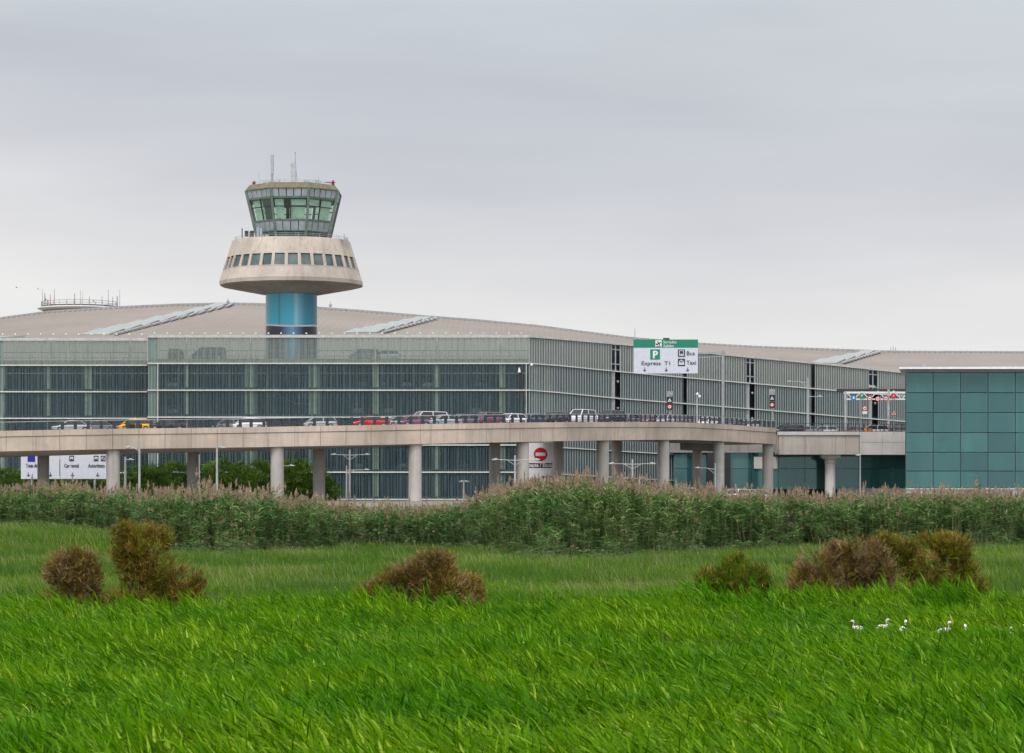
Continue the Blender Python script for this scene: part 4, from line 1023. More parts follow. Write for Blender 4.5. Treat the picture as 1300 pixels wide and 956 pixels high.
def low_sign():
    Y=362.; r=tag(empty('lane_sign',(WX(80,Y),Y,5.2)),'wide white lane sign with three headings and down arrows under the left of the viaduct','road sign')
    X=lambda p:WX(p,Y); Z=lambda p:WZ(p,Y); k=Y/F; y=Y-.03
    m=MB(); m.box(X(26.5),X(76),Y,Y+.1,Z(608),Z(576)); m.build('board',M['signgrey'],r); m=MB(); m.box(X(76.4),X(141),Y,Y+.1,Z(608),Z(576)); m.build('board',M['signgrey'],r)
    m=MB(); 
    for px in (40,120): m.box(X(px)-.12,X(px)+.12,Y+.1,Y+.35,4.9,Z(578))
    m.build('post',M['grey'],r)
    m=MB(); m.box(X(76)-.04,X(76)+.04,y,y+.02,Z(605),Z(583)); m.build('divider',M['black'],r)
    text('Totes direccions',.66,X(33),y,Z(593.4),M['black'],r,bold=.012,sx=.60); text('Car rental',.66,X(81.5),y,Z(593.4),M['black'],r,bold=.012,sx=.68); text('Autoritzats',.66,X(112),y,Z(593.4),M['black'],r,bold=.012,sx=.70)
    m=MB(); m.box(X(35),X(44.6),y,y+.02,Z(586.4),Z(579)); m.build('blue_icon',M['signblue2'],r)
    for px,q in ((91,0),(122,0),(131,1)):
        m=MB(); m.box(X(px-3),X(px+3),y,y+.02,Z(585.6),Z(578.5)); m.build('icon_frame',M['black'],r)
        m=MB(); m.box(X(px-2),X(px+2),y-.02,y,Z(584.2),Z(580)); m.build('icon_field',M['signgrey'],r)
        m=MB(); (m.box(X(px-1.3),X(px+1.3),y-.04,y-.02,Z(584),Z(582.4)) if not q else m.bar((X(px-1),y-.03,Z(583.8)),(X(px+1.4),y-.03,Z(580.6)),.14,.02,up=(0,1,0))); m.build('pictogram',M['black'],r)
    for px in (36,64,92,124): m=MB(); down_arrow(m,X(px),y,Z(605),5.2*k); m.build('arrow',M['black'],r)
M['signblue2']=plain('deep_blue',(.01,.02,.3),.4)
low_sign()
M['signwhite']=plain('white_sign_face',(.82,.83,.86),.45,var=.02)
def noentry():
    Y=386.; r=tag(empty('no_entry_sign',(WX(688,Y),Y,5.2)),'white board with red no entry disc and black strip between pillars under the viaduct','road sign')
    X=lambda p:WX(p,Y); Z=lambda p:WZ(p,Y); k=Y/F; y=Y-.03
    m=MB(); m.box(X(657),X(712),Y,Y+.1,Z(622),Z(562.5)); m.build('board',M['signwhite'],r)
    m=MB(); m.box(X(660),X(660)+.25,Y+.1,Y+.35,4.9,Z(570)); m.box(X(708),X(708)+.25,Y+.1,Y+.35,4.9,Z(570)); m.build('post',M['grey'],r)
    m=MB(); disc(m,X(686.2),y+.02,Z(576.8),8.6*k,n=32); m.build('disc',M['signred'],r)
    m=MB(); m.box(X(680),X(692.4),y-.03,y-.011,Z(578.8),Z(574.6)); m.build('bar',M['white'],r)
    m=MB(); m.box(X(662),X(711),y,y+.02,Z(594),Z(588)); m.build('strip',M['black'],r)
    text('Excepte / Excepto',.72,X(686.5),y-.01,Z(592.7),M['white'],r,align='CENTER',bold=.03,sx=.90)
    for px in (691.5,699.5):
        m=MB(); m.box(X(px-2.6),X(px+2.6),y,y+.02,Z(612),Z(604.5)); m.build('icon_frame',M['black'],r)
        m=MB(); m.box(X(px-1.6),X(px+1.6),y-.02,y,Z(611),Z(607)); m.build('icon_field',M['signgrey'],r)
noentry()
def ring_sign(parent,X,Y,Z,r,sym=None):
    m=MB(); disc(m,X,Y,Z,r,n=20); m.build('disc',M['signred'],parent)
    m=MB(); disc(m,X,Y-.032,Z,r*.66,.012,n=20); m.build('disc_face',M['white'],parent)
    if sym: 
        m=MB(); m.box(X-r*.35,X+r*.35,Y-.06,Y-.046,Z-r*.16,Z+r*.16); m.build('symbol',M['black'],parent)
def vms(px,Y,y0,base,label):
    k=Y/F; X=WX(px,Y); Z=lambda p:WZ(p,Y)
    r=tag(empty('signal_post',(X,Y,Z(base))),label,'traffic signal','signal posts beside the viaduct lane')
    m=MB(); m.tube((X+.1,Y,Z(base)),(X+.1,Y,Z(y0)),.09,n=8); m.build('pole',M['grey'],r)
    m=MB(); m.box(X-.42,X+.45,Y-.2,Y-.12,Z(y0+7),Z(y0)); m.build('lattice_plate',M['lattice'],r)
    for i,yy in enumerate((y0+11.5,y0+20)):
        m=MB(); m.box(X-.4,X+.4,Y-.25,Y-.1,Z(yy+4),Z(yy-4)); m.build('signal_box',M['black'],r)
        if i==0:
            m=MB(); z=Z(yy); q=.26; m.add([(X-q,Y-.27,z-.22),(X+q,Y-.27,z-.22),(X,Y-.27,z+.26),(X-q,Y-.25,z-.22),(X+q,Y-.25,z-.22),(X,Y-.25,z+.26)],[[0,1,2],[5,4,3],[0,3,4,1],[1,4,5,2],[2,5,3,0]]); m.build('triangle',M['white'],r)
            m=MB(); m.box(X-.05,X+.05,Y-.29,Y-.271,z-.16,z+.02); m.build('symbol',M['black'],r)
        else: ring_sign(r,X,Y-.26,Z(yy),.31,True)
M['lattice']=plain('lattice_plate',(.3,.31,.32),.6,var=.3,sc=6)
vms(850,391,496.5,533,'signal post with black triangle and ring boxes below the large green sign')
vms(980,421,494,545,'signal post with black triangle and ring boxes where the viaducts meet')
def gantry():
    Y=429.; k=Y/F; X=lambda p:WX(p,Y); Z=lambda p:WZ(p,Y)
    r=tag(empty('sign_gantry',(X(1073),Y,Z(549))),'white lattice gantry carrying small round and square signs over the link viaduct','gantry')
    m=MB(); m.bar((X(1072),Y,Z(498)),(X(1190),Y,Z(498)),.2); m.bar((X(1072),Y,Z(506.8)),(X(1190),Y,Z(506.8)),.2); m.bar((X(1073),Y,Z(497)),(X(1073),Y,Z(507.5)),.26)
    m.bar((X(1072),Y+1.2,Z(498.6)),(X(1190),Y+1.2,Z(498.6)),.14); m.build('truss',M['white'],r)
    m=MB(); zz=[(1075,499),(1083.5,507),(1094,497),(1104,507),(1114.5,496.5),(1124.5,507),(1134.5,496),(1144.5,507),(1155,496.5),(1165,507)]
    for a,b in zip(zz[:-1],zz[1:]): m.bar((X(a[0]),Y,Z(a[1])),(X(b[0]),Y,Z(b[1])),.12)
    m.build('diagonals',M['white'],r)
    for px in (1073.3,1128): m=MB(); m.box(X(px)-.15,X(px)+.15,Y-.15,Y+.15,Z(550),Z(494 if px>1100 else 497)); m.build('post',M['galv'],r)
    y=Y-.25
    m=MB(); m.box(X(1080.4),X(1086.2),y,y+.05,Z(508.5),Z(502)); m.build('square_sign',M['signblue'],r)
    m=MB(); m.box(X(1082.3),X(1084.6),y-.02,y,Z(506.5),Z(503.6)); m.build('symbol',M['white'],r)
    m=MB(); disc(m,X(1093.8),y,Z(502.6),3.5*k,n=8); m.build('green_sign',M['signgreen'],r)
    m=MB(); m.bar((X(1092.6),y-.05,Z(503.6)),(X(1095),y-.05,Z(501.4)),.1,.02,up=(0,1,0)); m.bar((X(1093.3),y-.05,Z(501.2)),(X(1095.1),y-.05,Z(501.2)),.1,.02,up=(0,1,0)); m.build('symbol',M['white'],r)
    for px,py in ((1103.8,506),(1114.1,506.4),(1124.4,506)): ring_sign(r,X(px),y,Z(py),3.3*k,True)
    m=MB(); disc(m,X(1134,),y,Z(502.6),3.6*k,n=6); m.build('red_sign',M['signred'],r)
    m=MB(); m.bar((X(1133),y-.05,Z(503.6)),(X(1135),y-.05,Z(501.6)),.1,.02,up=(0,1,0)); m.build('symbol',M['white'],r)
    m=MB(); m.box(X(1065),X(1185),Y+2,Y+3.2,Z(496.8),Z(493)); m.build('canopy_beam',M['dark'],r)
    m=MB(); m.bar((X(1103),Y-.2,Z(490.5)),(X(1111),Y-.2,Z(490.5)),.22); m.bar((X(1104),Y-.1,Z(493)),(X(1104),Y-.1,Z(488)),.08); m.build('floodlights',M['offwhite'],r)
gantry()
def small_signs():
    Y=424.6; k=Y/F
    r=tag(empty('speed_sign',(WX(1097.6,Y),Y,WZ(551,Y))),'round red ringed sign with white plate under the gantry','road sign')
    X=WX(1098,Y); m=MB(); m.tube((X-.65,Y+.1,WZ(551,Y)),(X-.65,Y+.1,WZ(507,Y)),.06,n=6); m.bar((X-.65,Y+.05,WZ(518,Y)),(X,Y+.05,WZ(518,Y)),.08); m.build('pole',M['grey'],r)
    ring_sign(r,X,Y,WZ(518.3,Y),3.4*k,True); m=MB(); m.box(X-.36,X+.36,Y-.03,Y,WZ(525.5,Y),WZ(522,Y)); m.build('plate',M['white'],r)
    r=tag(empty('warning_sign',(WX(1135,Y),Y,WZ(551,Y))),'red bordered triangle warning sign right of the grey gantry post','road sign')
    X=WX(1135,Y); z=WZ(524.3,Y); m=MB(); m.tube((X,Y+.1,WZ(551,Y)),(X,Y+.1,WZ(521,Y)),.05,n=6); m.build('pole',M['grey'],r)
    for q,mt,y,nm in ((4.0*k,M['signred'],0,'triangle'),(2.6*k,M['white'],-.03,'triangle_face')):
        m=MB(); h=q; m.add([(X-q,Y+y,z-h*.8),(X+q,Y+y,z-h*.8),(X,Y+y,z+h),(X-q,Y+y+.03,z-h*.8),(X+q,Y+y+.03,z-h*.8),(X,Y+y+.03,z+h)],[[0,1,2],[5,4,3],[0,3,4,1],[1,4,5,2],[2,5,3,0]]); m.build(nm,mt,r)
    m=MB(); m.box(X-.08,X+.08,Y-.06,Y-.031,z-.2,z+.1); m.build('symbol',M['black'],r)
small_signs()

# ------------------------------------------------------------------ street lamps
def lamp(px,Y,ytop,zb,arms,label,w=.11,mat=None):
    X=WX(px,Y); Z=lambda p:WZ(p,Y); k=Y/F
    r=tag(empty('street_lamp',(X,Y,zb)),label,'street lamp','street lamps around the viaduct')
    m=MB(); m.tube((X,Y,zb),(X,Y,Z(ytop)),w*1.25,w*.8,8); m.build('pole',mat or M['lamp'],r)
    for tip,yt,ya in arms:
        m=MB(); T=WX(tip,Y); m.pipe([(X,Y,Z(ya)),(X+(T-X)*.5,Y,Z(yt+.3)),(T,Y,Z(yt))],[.05,.045,.04],6)
        if abs(tip-px)>18: m.bar((X,Y,Z(ya+6)),(X+(T-X)*.4,Y,Z(yt+.6)),.06)
        m.build('arm',M['lamp'],r); h=MB(); s=1 if tip>px else -1
        h.ball((T,Y,Z(yt)),.36,.16,.10,n=10,m=5); h.ball((T-s*.15,Y,Z(yt)+.07),.22,.12,.09,n=8,m=5); h.build('lamp_head',M['lamp'],r,smooth=True)
    return r
lamp(444,366,571,5.1,[(423,577,578),(467,577,578)],'double armed street lamp standing under the viaduct in front of the garage',.13)
lamp(440,372,591,5.1,[(466,596.4,597)],'thin single armed lamp just left of the double armed lamp')
lamp(653.8,322,578,4.0,[(628,583.5,584.5),(682,583.5,584.5)],'double armed street lamp crossing the thick pillar and the no entry board',.12)
lamp(803,325,583,4.0,[(776,588.6,589.5),(829,588.6,589.5)],'double armed street lamp in front of the pair of pillars left of the bend',.12)
lamp(177,300,563.5,3.6,[(162,568.2,573)],'street lamp with one left arm in front of the viaduct fascia',.12)
lamp(275.5,300,564,3.6,[(283,568.3,567)],'street lamp with one short right arm in front of the viaduct fascia',.12)
lamp(159,372,580,5.1,[(167,583.5,582.5)],'dark short street lamp behind the leftmost thick pillar',.16,M['grey'])
lamp(357,372,589,5.1,[(371,591.2,591)],'lamp mostly hidden behind a front pillar with its head over the pines')
lamp(253,372,577,5.1,[],'bare pale pole right of the second rear pillar',.09)
lamp(588.6,380,611,5.1,[(585.6,611.4,612),(593,611.4,612)],'tiny lamp post with small T head near the ground')
lamp(812,372,603,5.1,[(816.5,606.4,607)],'low lamp head right of the front double armed lamp')
lamp(908,392,588,5.1,[(885,594,596)],'lamp arm reaching left from behind a bend pillar',.1)
lamp(1025.7,431,479,WZ(551,431),[(1001.5,484.2,486),(1042,503.3,503)],'tall lamp on the link viaduct with two arms at unequal heights',.12,M['galv'])
lamp(1092,372,577,5.1,[(1089.6,578,578)],'slim lamp post before the white part of the link viaduct',.09,M['grey'])
def cctv():
    Y=394.; X=WX(885,Y); r=tag(empty('camera_pole',(X,Y,WZ(537,Y))),'short pale pole with two white camera globes left of the tall sign pole','camera pole')
    m=MB(); m.tube((X,Y,WZ(537,Y)),(X,Y,WZ(499,Y)),.1,.08,8); m.build('pole',M['offwhite'],r)
    for dx,y in ((.02,500.5),(.32,503.5)): m=MB(); m.ball((X+dx,Y-.15,WZ(y,Y)),.2,.2,.24); m.build('camera_globe',M['white'],r,smooth=True)
cctv()
# ------------------------------------------------------------------ foliage tools
def ribbons(name,base,dirn,up,L,Wd,tone,seg=3,curl=.5,mat=None):
    """many tapering curved leaf strips; all arrays are (n,3)/(n,)"""
    n=len(base); dirn=dirn/np.linalg.norm(dirn,axis=1,keepdims=True)
    side=np.cross(dirn,up); side/=np.linalg.norm(side,axis=1,keepdims=True)+1e-9
    V=np.zeros((n,2*seg+1,3)); p=base.copy(); d=dirn.copy()
    droop=np.zeros((n,3)); droop[:,2]=-1
    cu=curl if hasattr(curl,'__len__') else np.full(n,curl)
    prof=[.55,1.0,.85,.5,.3]
    for k in range(seg):
        w=(Wd*(prof[k] if seg>1 else 1))[:,None]*.5
        V[:,2*k]=p-side*w; V[:,2*k+1]=p+side*w
        p=p+d*(L/seg)[:,None]; d=d+droop*(cu/seg)[:,None]; d/=np.linalg.norm(d,axis=1,keepdims=True)
    V[:,2*seg]=p
    nv=2*seg+1; off=(np.arange(n)*nv)[:,None]
    loops=[]; 
    quads=np.concatenate([np.array([[2*k,2*k+1,2*k+3,2*k+2]]) for k in range(seg-1)]) if seg>1 else np.zeros((0,4),int)
    tri=np.array([2*seg-2,2*seg-1,2*seg])
    nq=len(quads); per=nq*4+3
    LI=np.zeros((n,per),int)
    if nq: LI[:,:nq*4]=off+quads.ravel()[None]
    LI[:,nq*4:]=off+tri[None]
    tot=np.array([4]*nq+[3]); st=np.concatenate([[0],np.cumsum(tot)[:-1]])
    me=bpy.data.meshes.new(name); me.vertices.add(n*nv); me.vertices.foreach_set('co',V.reshape(-1))
    me.loops.add(n*per); me.loops.foreach_set('vertex_index',LI.ravel().astype(np.int32))
    me.polygons.add(n*(nq+1)); me.polygons.foreach_set('loop_start',((np.arange(n)*per)[:,None]+st[None]).ravel().astype(np.int32))
    a=me.attributes.new('tone','FLOAT','FACE'); 
    a.data.foreach_set('value',np.repeat(tone,nq+1).astype(np.float32))
    me.update(calc_edges=True)
    if mat: me.materials.append(mat)
    return me
def join_meshes(name,meshes):
    """concatenate ribbon meshes keeping the tone attribute and one material each"""
    V=[];LI=[];ST=[];MI=[];TN=[];vo=0;lo=0;mats=[]
    for me in meshes:
        nv=len(me.vertices); a=np.zeros(nv*3,np.float32); me.vertices.foreach_get('co',a); V.append(a)
        l=np.zeros(len(me.loops),np.int32); me.loops.foreach_get('vertex_index',l); LI.append(l+vo)
        s=np.zeros(len(me.polygons),np.int32); me.polygons.foreach_get('loop_start',s); ST.append(s+lo)
        m=me.materials[0]; 
        if m not in mats: mats.append(m)
        MI.append(np.full(len(me.polygons),mats.index(m),np.int32))
        t=np.zeros(len(me.polygons),np.float32)
        if 'tone' in me.attributes: me.attributes['tone'].data.foreach_get('value',t)
        TN.append(t); vo+=nv; lo+=len(l)
    me=bpy.data.meshes.new(name); me.vertices.add(vo); me.vertices.foreach_set('co',np.concatenate(V)); me.loops.add(lo); me.loops.foreach_set('vertex_index',np.concatenate(LI))
    st=np.concatenate(ST); me.polygons.add(len(st)); me.polygons.foreach_set('loop_start',st)
    a=me.attributes.new('tone','FLOAT','FACE'); a.data.foreach_set('value',np.concatenate(TN))
    me.update(calc_edges=True)
    for m in mats: me.materials.append(m)
    me.polygons.foreach_set('material_index',np.concatenate(MI)); return me
def leafmat(name,c0,c1,c2=None,trans=.35,worldsc=None,w0=None,w1=None,rough=.5,inst=.35,spec=.25):
    t=NT(name); at=t.n('ShaderNodeAttribute',attribute_name='tone'); oi=t.n('ShaderNodeObjectInfo')
    f=t.math('ADD',t.math('MULTIPLY',at.outputs['Fac'],1-inst),t.math('MULTIPLY',oi.outputs['Random'],inst))
    st=[(.1,c0),(.7,c1)]+([(.97,c2)] if c2 else [])
    col=t.ramp(f,st)
    if worldsc:
        n=t.noise(t.pos((1,1,0)),worldsc,3); col=t.mix(t.ramp(n,[(.38,0),(.62,1)]),t.mix(1.0,col,w0,'MULTIPLY'),t.mix(1.0,col,w1,'MULTIPLY'))
    p=t.prin(Base_Color=col,Roughness=rough,Specular_IOR_Level=spec); tl=t.n('ShaderNodeBsdfTranslucent'); t.set(tl.inputs[0],col)
    ms=t.n('ShaderNodeMixShader'); ms.inputs[0].default_value=trans; t.t.links.new(p,ms.inputs[1]); t.t.links.new(tl.outputs[0],ms.inputs[2])
    return t.done(ms.outputs[0])
M['grass']=leafmat('bright_reed_grass',(.022,.088,.0),(.112,.295,.0),(.30,.46,.05),.4,.22,(.66,.82,.8),(1.4,1.12,1.3),inst=.25,spec=.08)
M['meadow']=leafmat('meadow_grass',(.045,.125,.004),(.12,.255,.012),(.28,.38,.09),.35,.09,(.75,.85,.9),(1.35,1.12,1.5),spec=.08)
M['rough']=leafmat('rough_grass_blades',(.035,.09,.008),(.105,.215,.024),(.23,.32,.09),.35,.12,(.75,.85,.9),(1.25,1.1,1.3),spec=.08)
M['straw']=leafmat('dry_straw',(.15,.14,.05),(.31,.31,.14),None,.3)
M['reed_leaf']=leafmat('reed_leaf',(.014,.055,.008),(.10,.215,.05),(.33,.43,.18),.3,.12,(.75,.88,.85),(1.25,1.15,1.1),spec=.12)
M['reed_stem']=leafmat('reed_stem',(.10,.085,.045),(.26,.22,.13),None,.1)
M['plume']=leafmat('reed_plume',(.26,.18,.12),(.50,.38,.28),(.62,.5,.38),.4)
M['tam_brown']=leafmat('rusty_foliage',(.045,.030,.004),(.235,.165,.022),(.48,.34,.12),.3,.5,(.8,.85,.8),(1.2,1.1,1.1),inst=.05)
M['tam_pink']=leafmat('faded_foliage',(.055,.038,.012),(.29,.20,.085),(.45,.33,.2),.3,.5,(.85,.85,.8),(1.15,1.1,1.1),inst=.05)
M['tam_olive']=leafmat('olive_foliage',(.035,.040,.003),(.21,.215,.014),(.34,.32,.07),.3,.5,(.8,.85,.8),(1.2,1.1,1.1),inst=.05)
M['pine']=leafmat('pine_needles',(.010,.028,.003),(.058,.12,.008),(.15,.23,.03),.25,.5,(.85,.9,.85),(1.15,1.1,1.1),inst=.1)
M['bark']=plain('bark',(.05,.035,.025),.9,var=.3,sc=4)

TEMPL=bpy.data.collections.new('foliage_templates')   # not linked to the scene: only a source for instances
def tmpl_coll(name,meshes):
    c=bpy.data.collections.new(name)
    for i,m in enumerate(meshes):
        o=bpy.data.objects.new(name+'_%02d'%i,m); c.objects.link(o)
    return c
def unit(v): return v/np.linalg.norm(v,axis=-1,keepdims=True)
WIND=np.array((-1.,.15,0))
def grass_clump(seed,H=.85,stems=4,leaves=8,spread=.10):
    g=np.random.default_rng(seed); B=[];Dn=[];Ln=[];Wn=[];Tn=[];SB=[];SD=[];SLn=[]
    for s in range(stems):
        b=np.array((g.normal(0,spread),g.normal(0,spread),0)); h=H*g.uniform(.6,1.0); lean=WIND*g.uniform(.10,.38)+g.normal(0,.07,3)
        SB.append(b); SD.append(unit(np.array((lean[0],lean[1],1.)))); SLn.append(h)
        for k in range(leaves):
            u=g.uniform(.12,1.0)**.7; p=b+np.array((lean[0],lean[1],1.))*h*u*.93
            d=unit(WIND*g.uniform(.2,1.1)+np.array((g.normal(0,.28),g.normal(0,.4),g.uniform(.55,1.5))))
            B.append(p); Dn.append(d); Ln.append(g.uniform(.26,.62)*(.75+.5*(1-u))); Wn.append(g.uniform(.014,.036)); Tn.append(g.beta(1.3,1.5)*(.7 if u<.5 else 1.05))
    B=np.array(B);Dn=np.array(Dn);n=len(B)
    up=unit(np.stack([g.normal(0,.6,n),g.normal(-.6,.6,n),g.normal(.9,.3,n)],1))
    a=ribbons('t',B,Dn,up,np.array(Ln),np.array(Wn),np.array(Tn),seg=3,curl=g.uniform(.1,1.1,n),mat=M['grass'])
    SB=np.array(SB);SD=np.array(SD)
    b=ribbons('t',SB,SD,unit(g.normal(0,1,SB.shape)),np.array(SLn),np.full(len(SB),.010),g.uniform(.2,.6,len(SB)),seg=3,curl=.1,mat=M['grass'])
    return join_meshes('clump',[a,b])
def meadow_tuft(seed,H=.6,n=26,spread=.22,straw=0.,mat=None):
    g=np.random.default_rng(seed); B=np.stack([g.normal(0,spread,n),g.normal(0,spread,n),np.zeros(n)],1)
    D=unit(np.stack([g.normal(-.22,.25,n),g.normal(0,.25,n),np.ones(n)],1)); L=H*g.uniform(.5,1.05,n)
    ms=[ribbons('t',B,D,unit(g.normal(0,1,(n,3))),L,g.uniform(.012,.026,n),g.beta(2,2,n),seg=2,curl=.35,mat=mat or M['meadow'])]
    if straw:
        k=6; B=np.stack([g.normal(0,spread,k),g.normal(0,spread,k),np.zeros(k)],1); D=unit(np.stack([g.normal(-.12,.15,k),g.normal(0,.15,k),np.ones(k)],1))
        ms.append(ribbons('t',B,D,unit(g.normal(0,1,(k,3))),H*g.uniform(.9,1.3,k),np.full(k,.014),g.uniform(0,1,k),seg=2,curl=.15,mat=M['straw']))
    return join_meshes('tuft',ms)
def reed_clump(seed,H=4.6,stems=4,plume=True,dry=0.3):
    g=np.random.default_rng(seed); ms=[]; B=[];Dn=[];Ln=[];Wn=[];Tn=[];SB=[];SD=[];SL_=[];PB=[];PD=[];PLn=[];PT=[]
    for s in range(stems):
        b=np.array((g.normal(0,.22),g.normal(0,.22),0)); h=H*g.uniform(.80,1.0); lean=np.array((g.normal(-.03,.05),g.normal(0,.05),1.))
        SB.append(b);SD.append(unit(lean));SL_.append(h)
        isdry=g.uniform()<dry; nl=int(7 if isdry else 30)
        for k in range(nl):
            u=g.uniform(.06,.99)**.95; p=b+lean*h*u; az=g.uniform(0,2*math.pi)
            d=unit(np.array((math.cos(az)-.35,math.sin(az),g.uniform(.3,1.3)))); B.append(p);Dn.append(d);Ln.append(g.uniform(.35,.62));Wn.append(g.uniform(.038,.068)); Tn.append(np.clip(g.uniform(0,1)*(.45+.65*u),0,1) if not isdry else g.uniform(.8,1))  # lower leaves toned darker: shade at the reed base put into colour
        if plume and g.uniform()<.42:
            top=b+lean*h; L=g.uniform(.35,.6)
            for k in range(26):
                u=g.uniform(0,1); p=top+lean*(u*L-.08); az=g.uniform(0,2*math.pi); q=(1-u)*.55+.12
                d=unit(np.array((math.cos(az)*q-.28,math.sin(az)*q,1.))); PB.append(p);PD.append(d);PLn.append(.12+.16*(1-u));PT.append(g.uniform(0,1))
    B=np.array(B);n=len(B)
    ms.append(ribbons('t',B,np.array(Dn),unit(np.stack([g.normal(0,.5,n),g.normal(0,.5,n),g.normal(1,.3,n)],1)),np.array(Ln),np.array(Wn),np.array(Tn),seg=3,curl=g.uniform(.6,1.9,n),mat=M['reed_leaf']))
    SB=np.array(SB); k=len(SB)
    for a in (0,1):
        ms.append(ribbons('t',SB,np.array(SD),np.tile(np.array([[1.,0,0],[0,1.,0]][a]),(k,1)),np.array(SL_),np.full(k,.032),g.uniform(0,1,k),seg=3,curl=.0,mat=M['reed_stem']))
    if PB:
        PB=np.array(PB);n=len(PB); ms.append(ribbons('t',PB,np.array(PD),unit(g.normal(0,1,(n,3))),np.array(PLn),g.uniform(.03,.055,n),np.array(PT),seg=2,curl=.5,mat=M['plume']))
    return join_meshes('reed',ms)

def scatter(name,P,rotz,scale,idx,coll,label,cat,tilt=None):
    me=bpy.data.meshes.new(name); n=len(P); me.vertices.add(n); me.vertices.foreach_set('co',P.astype(np.float32).ravel())
    a=me.attributes.new('irot','FLOAT_VECTOR','POINT'); r=np.zeros((n,3),np.float32); r[:,2]=rotz
    if tilt is not None: r[:,:2]=tilt
    a.data.foreach_set('vector',r.ravel())
    a=me.attributes.new('iscale','FLOAT_VECTOR','POINT'); a.data.foreach_set('vector',scale.astype(np.float32).ravel())
    a=me.attributes.new('iidx','INT','POINT'); a.data.foreach_set('value',idx.astype(np.int32))
    o=bpy.data.objects.new(name,me); COL.objects.link(o)
    ng=bpy.data.node_groups.new(name+'_nodes','GeometryNodeTree')
    ng.interface.new_socket('Geometry',in_out='INPUT',socket_type='NodeSocketGeometry'); ng.interface.new_socket('Geometry',in_out='OUTPUT',socket_type='NodeSocketGeometry')
    N=ng.nodes; gi=N.new('NodeGroupInput'); go=N.new('NodeGroupOutput'); ip=N.new('GeometryNodeInstanceOnPoints'); ci=N.new('GeometryNodeCollectionInfo')
    ci.inputs['Collection'].default_value=coll; ci.inputs['Separate Children'].default_value=True; ci.inputs['Reset Children'].default_value=True
    def attr(nm,ty):
        x=N.new('GeometryNodeInputNamedAttribute'); x.data_type=ty; x.inputs['Name'].default_value=nm; return x.outputs[0]
    L=ng.links; L.new(gi.outputs[0],ip.inputs['Points']); L.new(ci.outputs[0],ip.inputs['Instance']); ip.inputs['Pick Instance'].default_value=True
    L.new(attr('iidx','INT'),ip.inputs['Instance Index']); L.new(attr('irot','FLOAT_VECTOR'),ip.inputs['Rotation']); L.new(attr('iscale','FLOAT_VECTOR'),ip.inputs['Scale'])
    L.new(ip.outputs[0],go.inputs[0])
    md=o.modifiers.new('scatter','NODES'); md.node_group=ng
    return tag(o,label,cat,kind='stuff')

# white egrets, placed first so that the grass can leave them visible
EG=[(1091,797,66.5,.1,0),(1117,798,67,.0,1),(1146,799,65.5,0,2),(1197,799,65.5,0,3),(1207,805,64.0,.0,1),(1229,803,65,.0,2),(1278,797,67,0,0),(1291,801,65.5,0,3),(836,796,68,0,1),(1259,800,66,0,1)]
EG=[e for e in EG if e[0] not in (1207,1259,836)]
EGX=[(WX(e[0],e[2]),e[2]) for e in EG]
def rows(Y0,Y1,dens,margin=1.10):
    k=650/F*1.05; e=5.0; wmax=2*(k*Y1+e); n0=int(wmax*(Y1-Y0)*dens)
    Y=rng.uniform(Y0,Y1,n0); X=rng.uniform(-wmax/2,wmax/2,n0); q=np.abs(X)<k*Y+e; return X[q],Y[q]
def sc3(s,h): return np.stack([s,s,h],1)
NG=10
gc=tmpl_coll('grass_clumps',[grass_clump(100+i,H=.86,stems=5,leaves=9) for i in range(NG)])
X1,Y1=rows(21,52,17); X2,Y2=rows(52,118,11)
X=np.concatenate([X1,X2]);Y=np.concatenate([Y1,Y2])
# patchy thinning with distance so that the bright reeds merge into the meadow
edge=70+9*np.sin(X*.23+1)+5*np.sin(X*.6+2); keep=rng.uniform(0,1,len(X))<np.clip(1-(Y-edge)/38.,0.0,1)
for ex,ey in EGX: keep&=~((np.abs(X-ex*(Y/ey))<.28)&(Y<ey+.6)&(Y>ey-2.2))
X,Y=X[keep],Y[keep]; n=len(X)
hs=(1-.35*sst(70,115,Y))*(.80+.22*np.sin(X*.5+Y*.21)*np.sin(Y*.33-X*.2)+rng.normal(0,.10,n)).clip(.5,1.2)
for bx0,bx1,by0 in ((60,265,80),(455,620,78),(885,1000,82),(1000,1260,86)):
    q=650+X/Y*F; nr=(q>bx0)&(q<bx1)&(Y<by0-1.5)&(Y>by0-9)&(rng.uniform(0,1,n)<.5); hs[nr]*=rng.uniform(1.15,1.65,nr.sum())
for ex,ey in EGX:
    near=(np.abs(X-ex*(Y/ey))<.9)&(Y<ey+.5)&(Y>ey-7); hs[near]=np.minimum(hs[near],.78)
P=np.stack([X,Y,G(X,Y)-.02],1); til=np.stack([rng.normal(0,.08,n),rng.normal(-.04,.09,n)],1)
scatter('reed_grass',P,rng.uniform(-.7,.7,n),sc3(np.full(n,1.)*rng.uniform(.9,1.15,n),hs),rng.integers(0,NG,n),gc,'tall bright green grass bending left in the wind across the foreground','grass',til)
mc=tmpl_coll('meadow_tufts',[meadow_tuft(200+i,straw=(i%8==0)) for i in range(8)])
X1,Y1=rows(56,110,9); X2,Y2=rows(110,225,6.0); X=np.concatenate([X1,X2]);Y=np.concatenate([Y1,Y2]); n=len(X)
far=(Y-66)/160; s=1.0+far*1.1; hm=(.85+.25*np.sin(X*.22+1)*np.sin(Y*.15)+rng.normal(0,.15,n)).clip(.4,1.5)
P=np.stack([X,Y,G(X,Y)-.02],1)
scatter('meadow_grass',P,rng.uniform(-.6,.6,n),np.stack([s*1.3,s*1.3,hm*(1+.35*far)],1),rng.integers(0,8,n),mc,'paler mixed meadow grass between the bushes and the reed bed','grass')
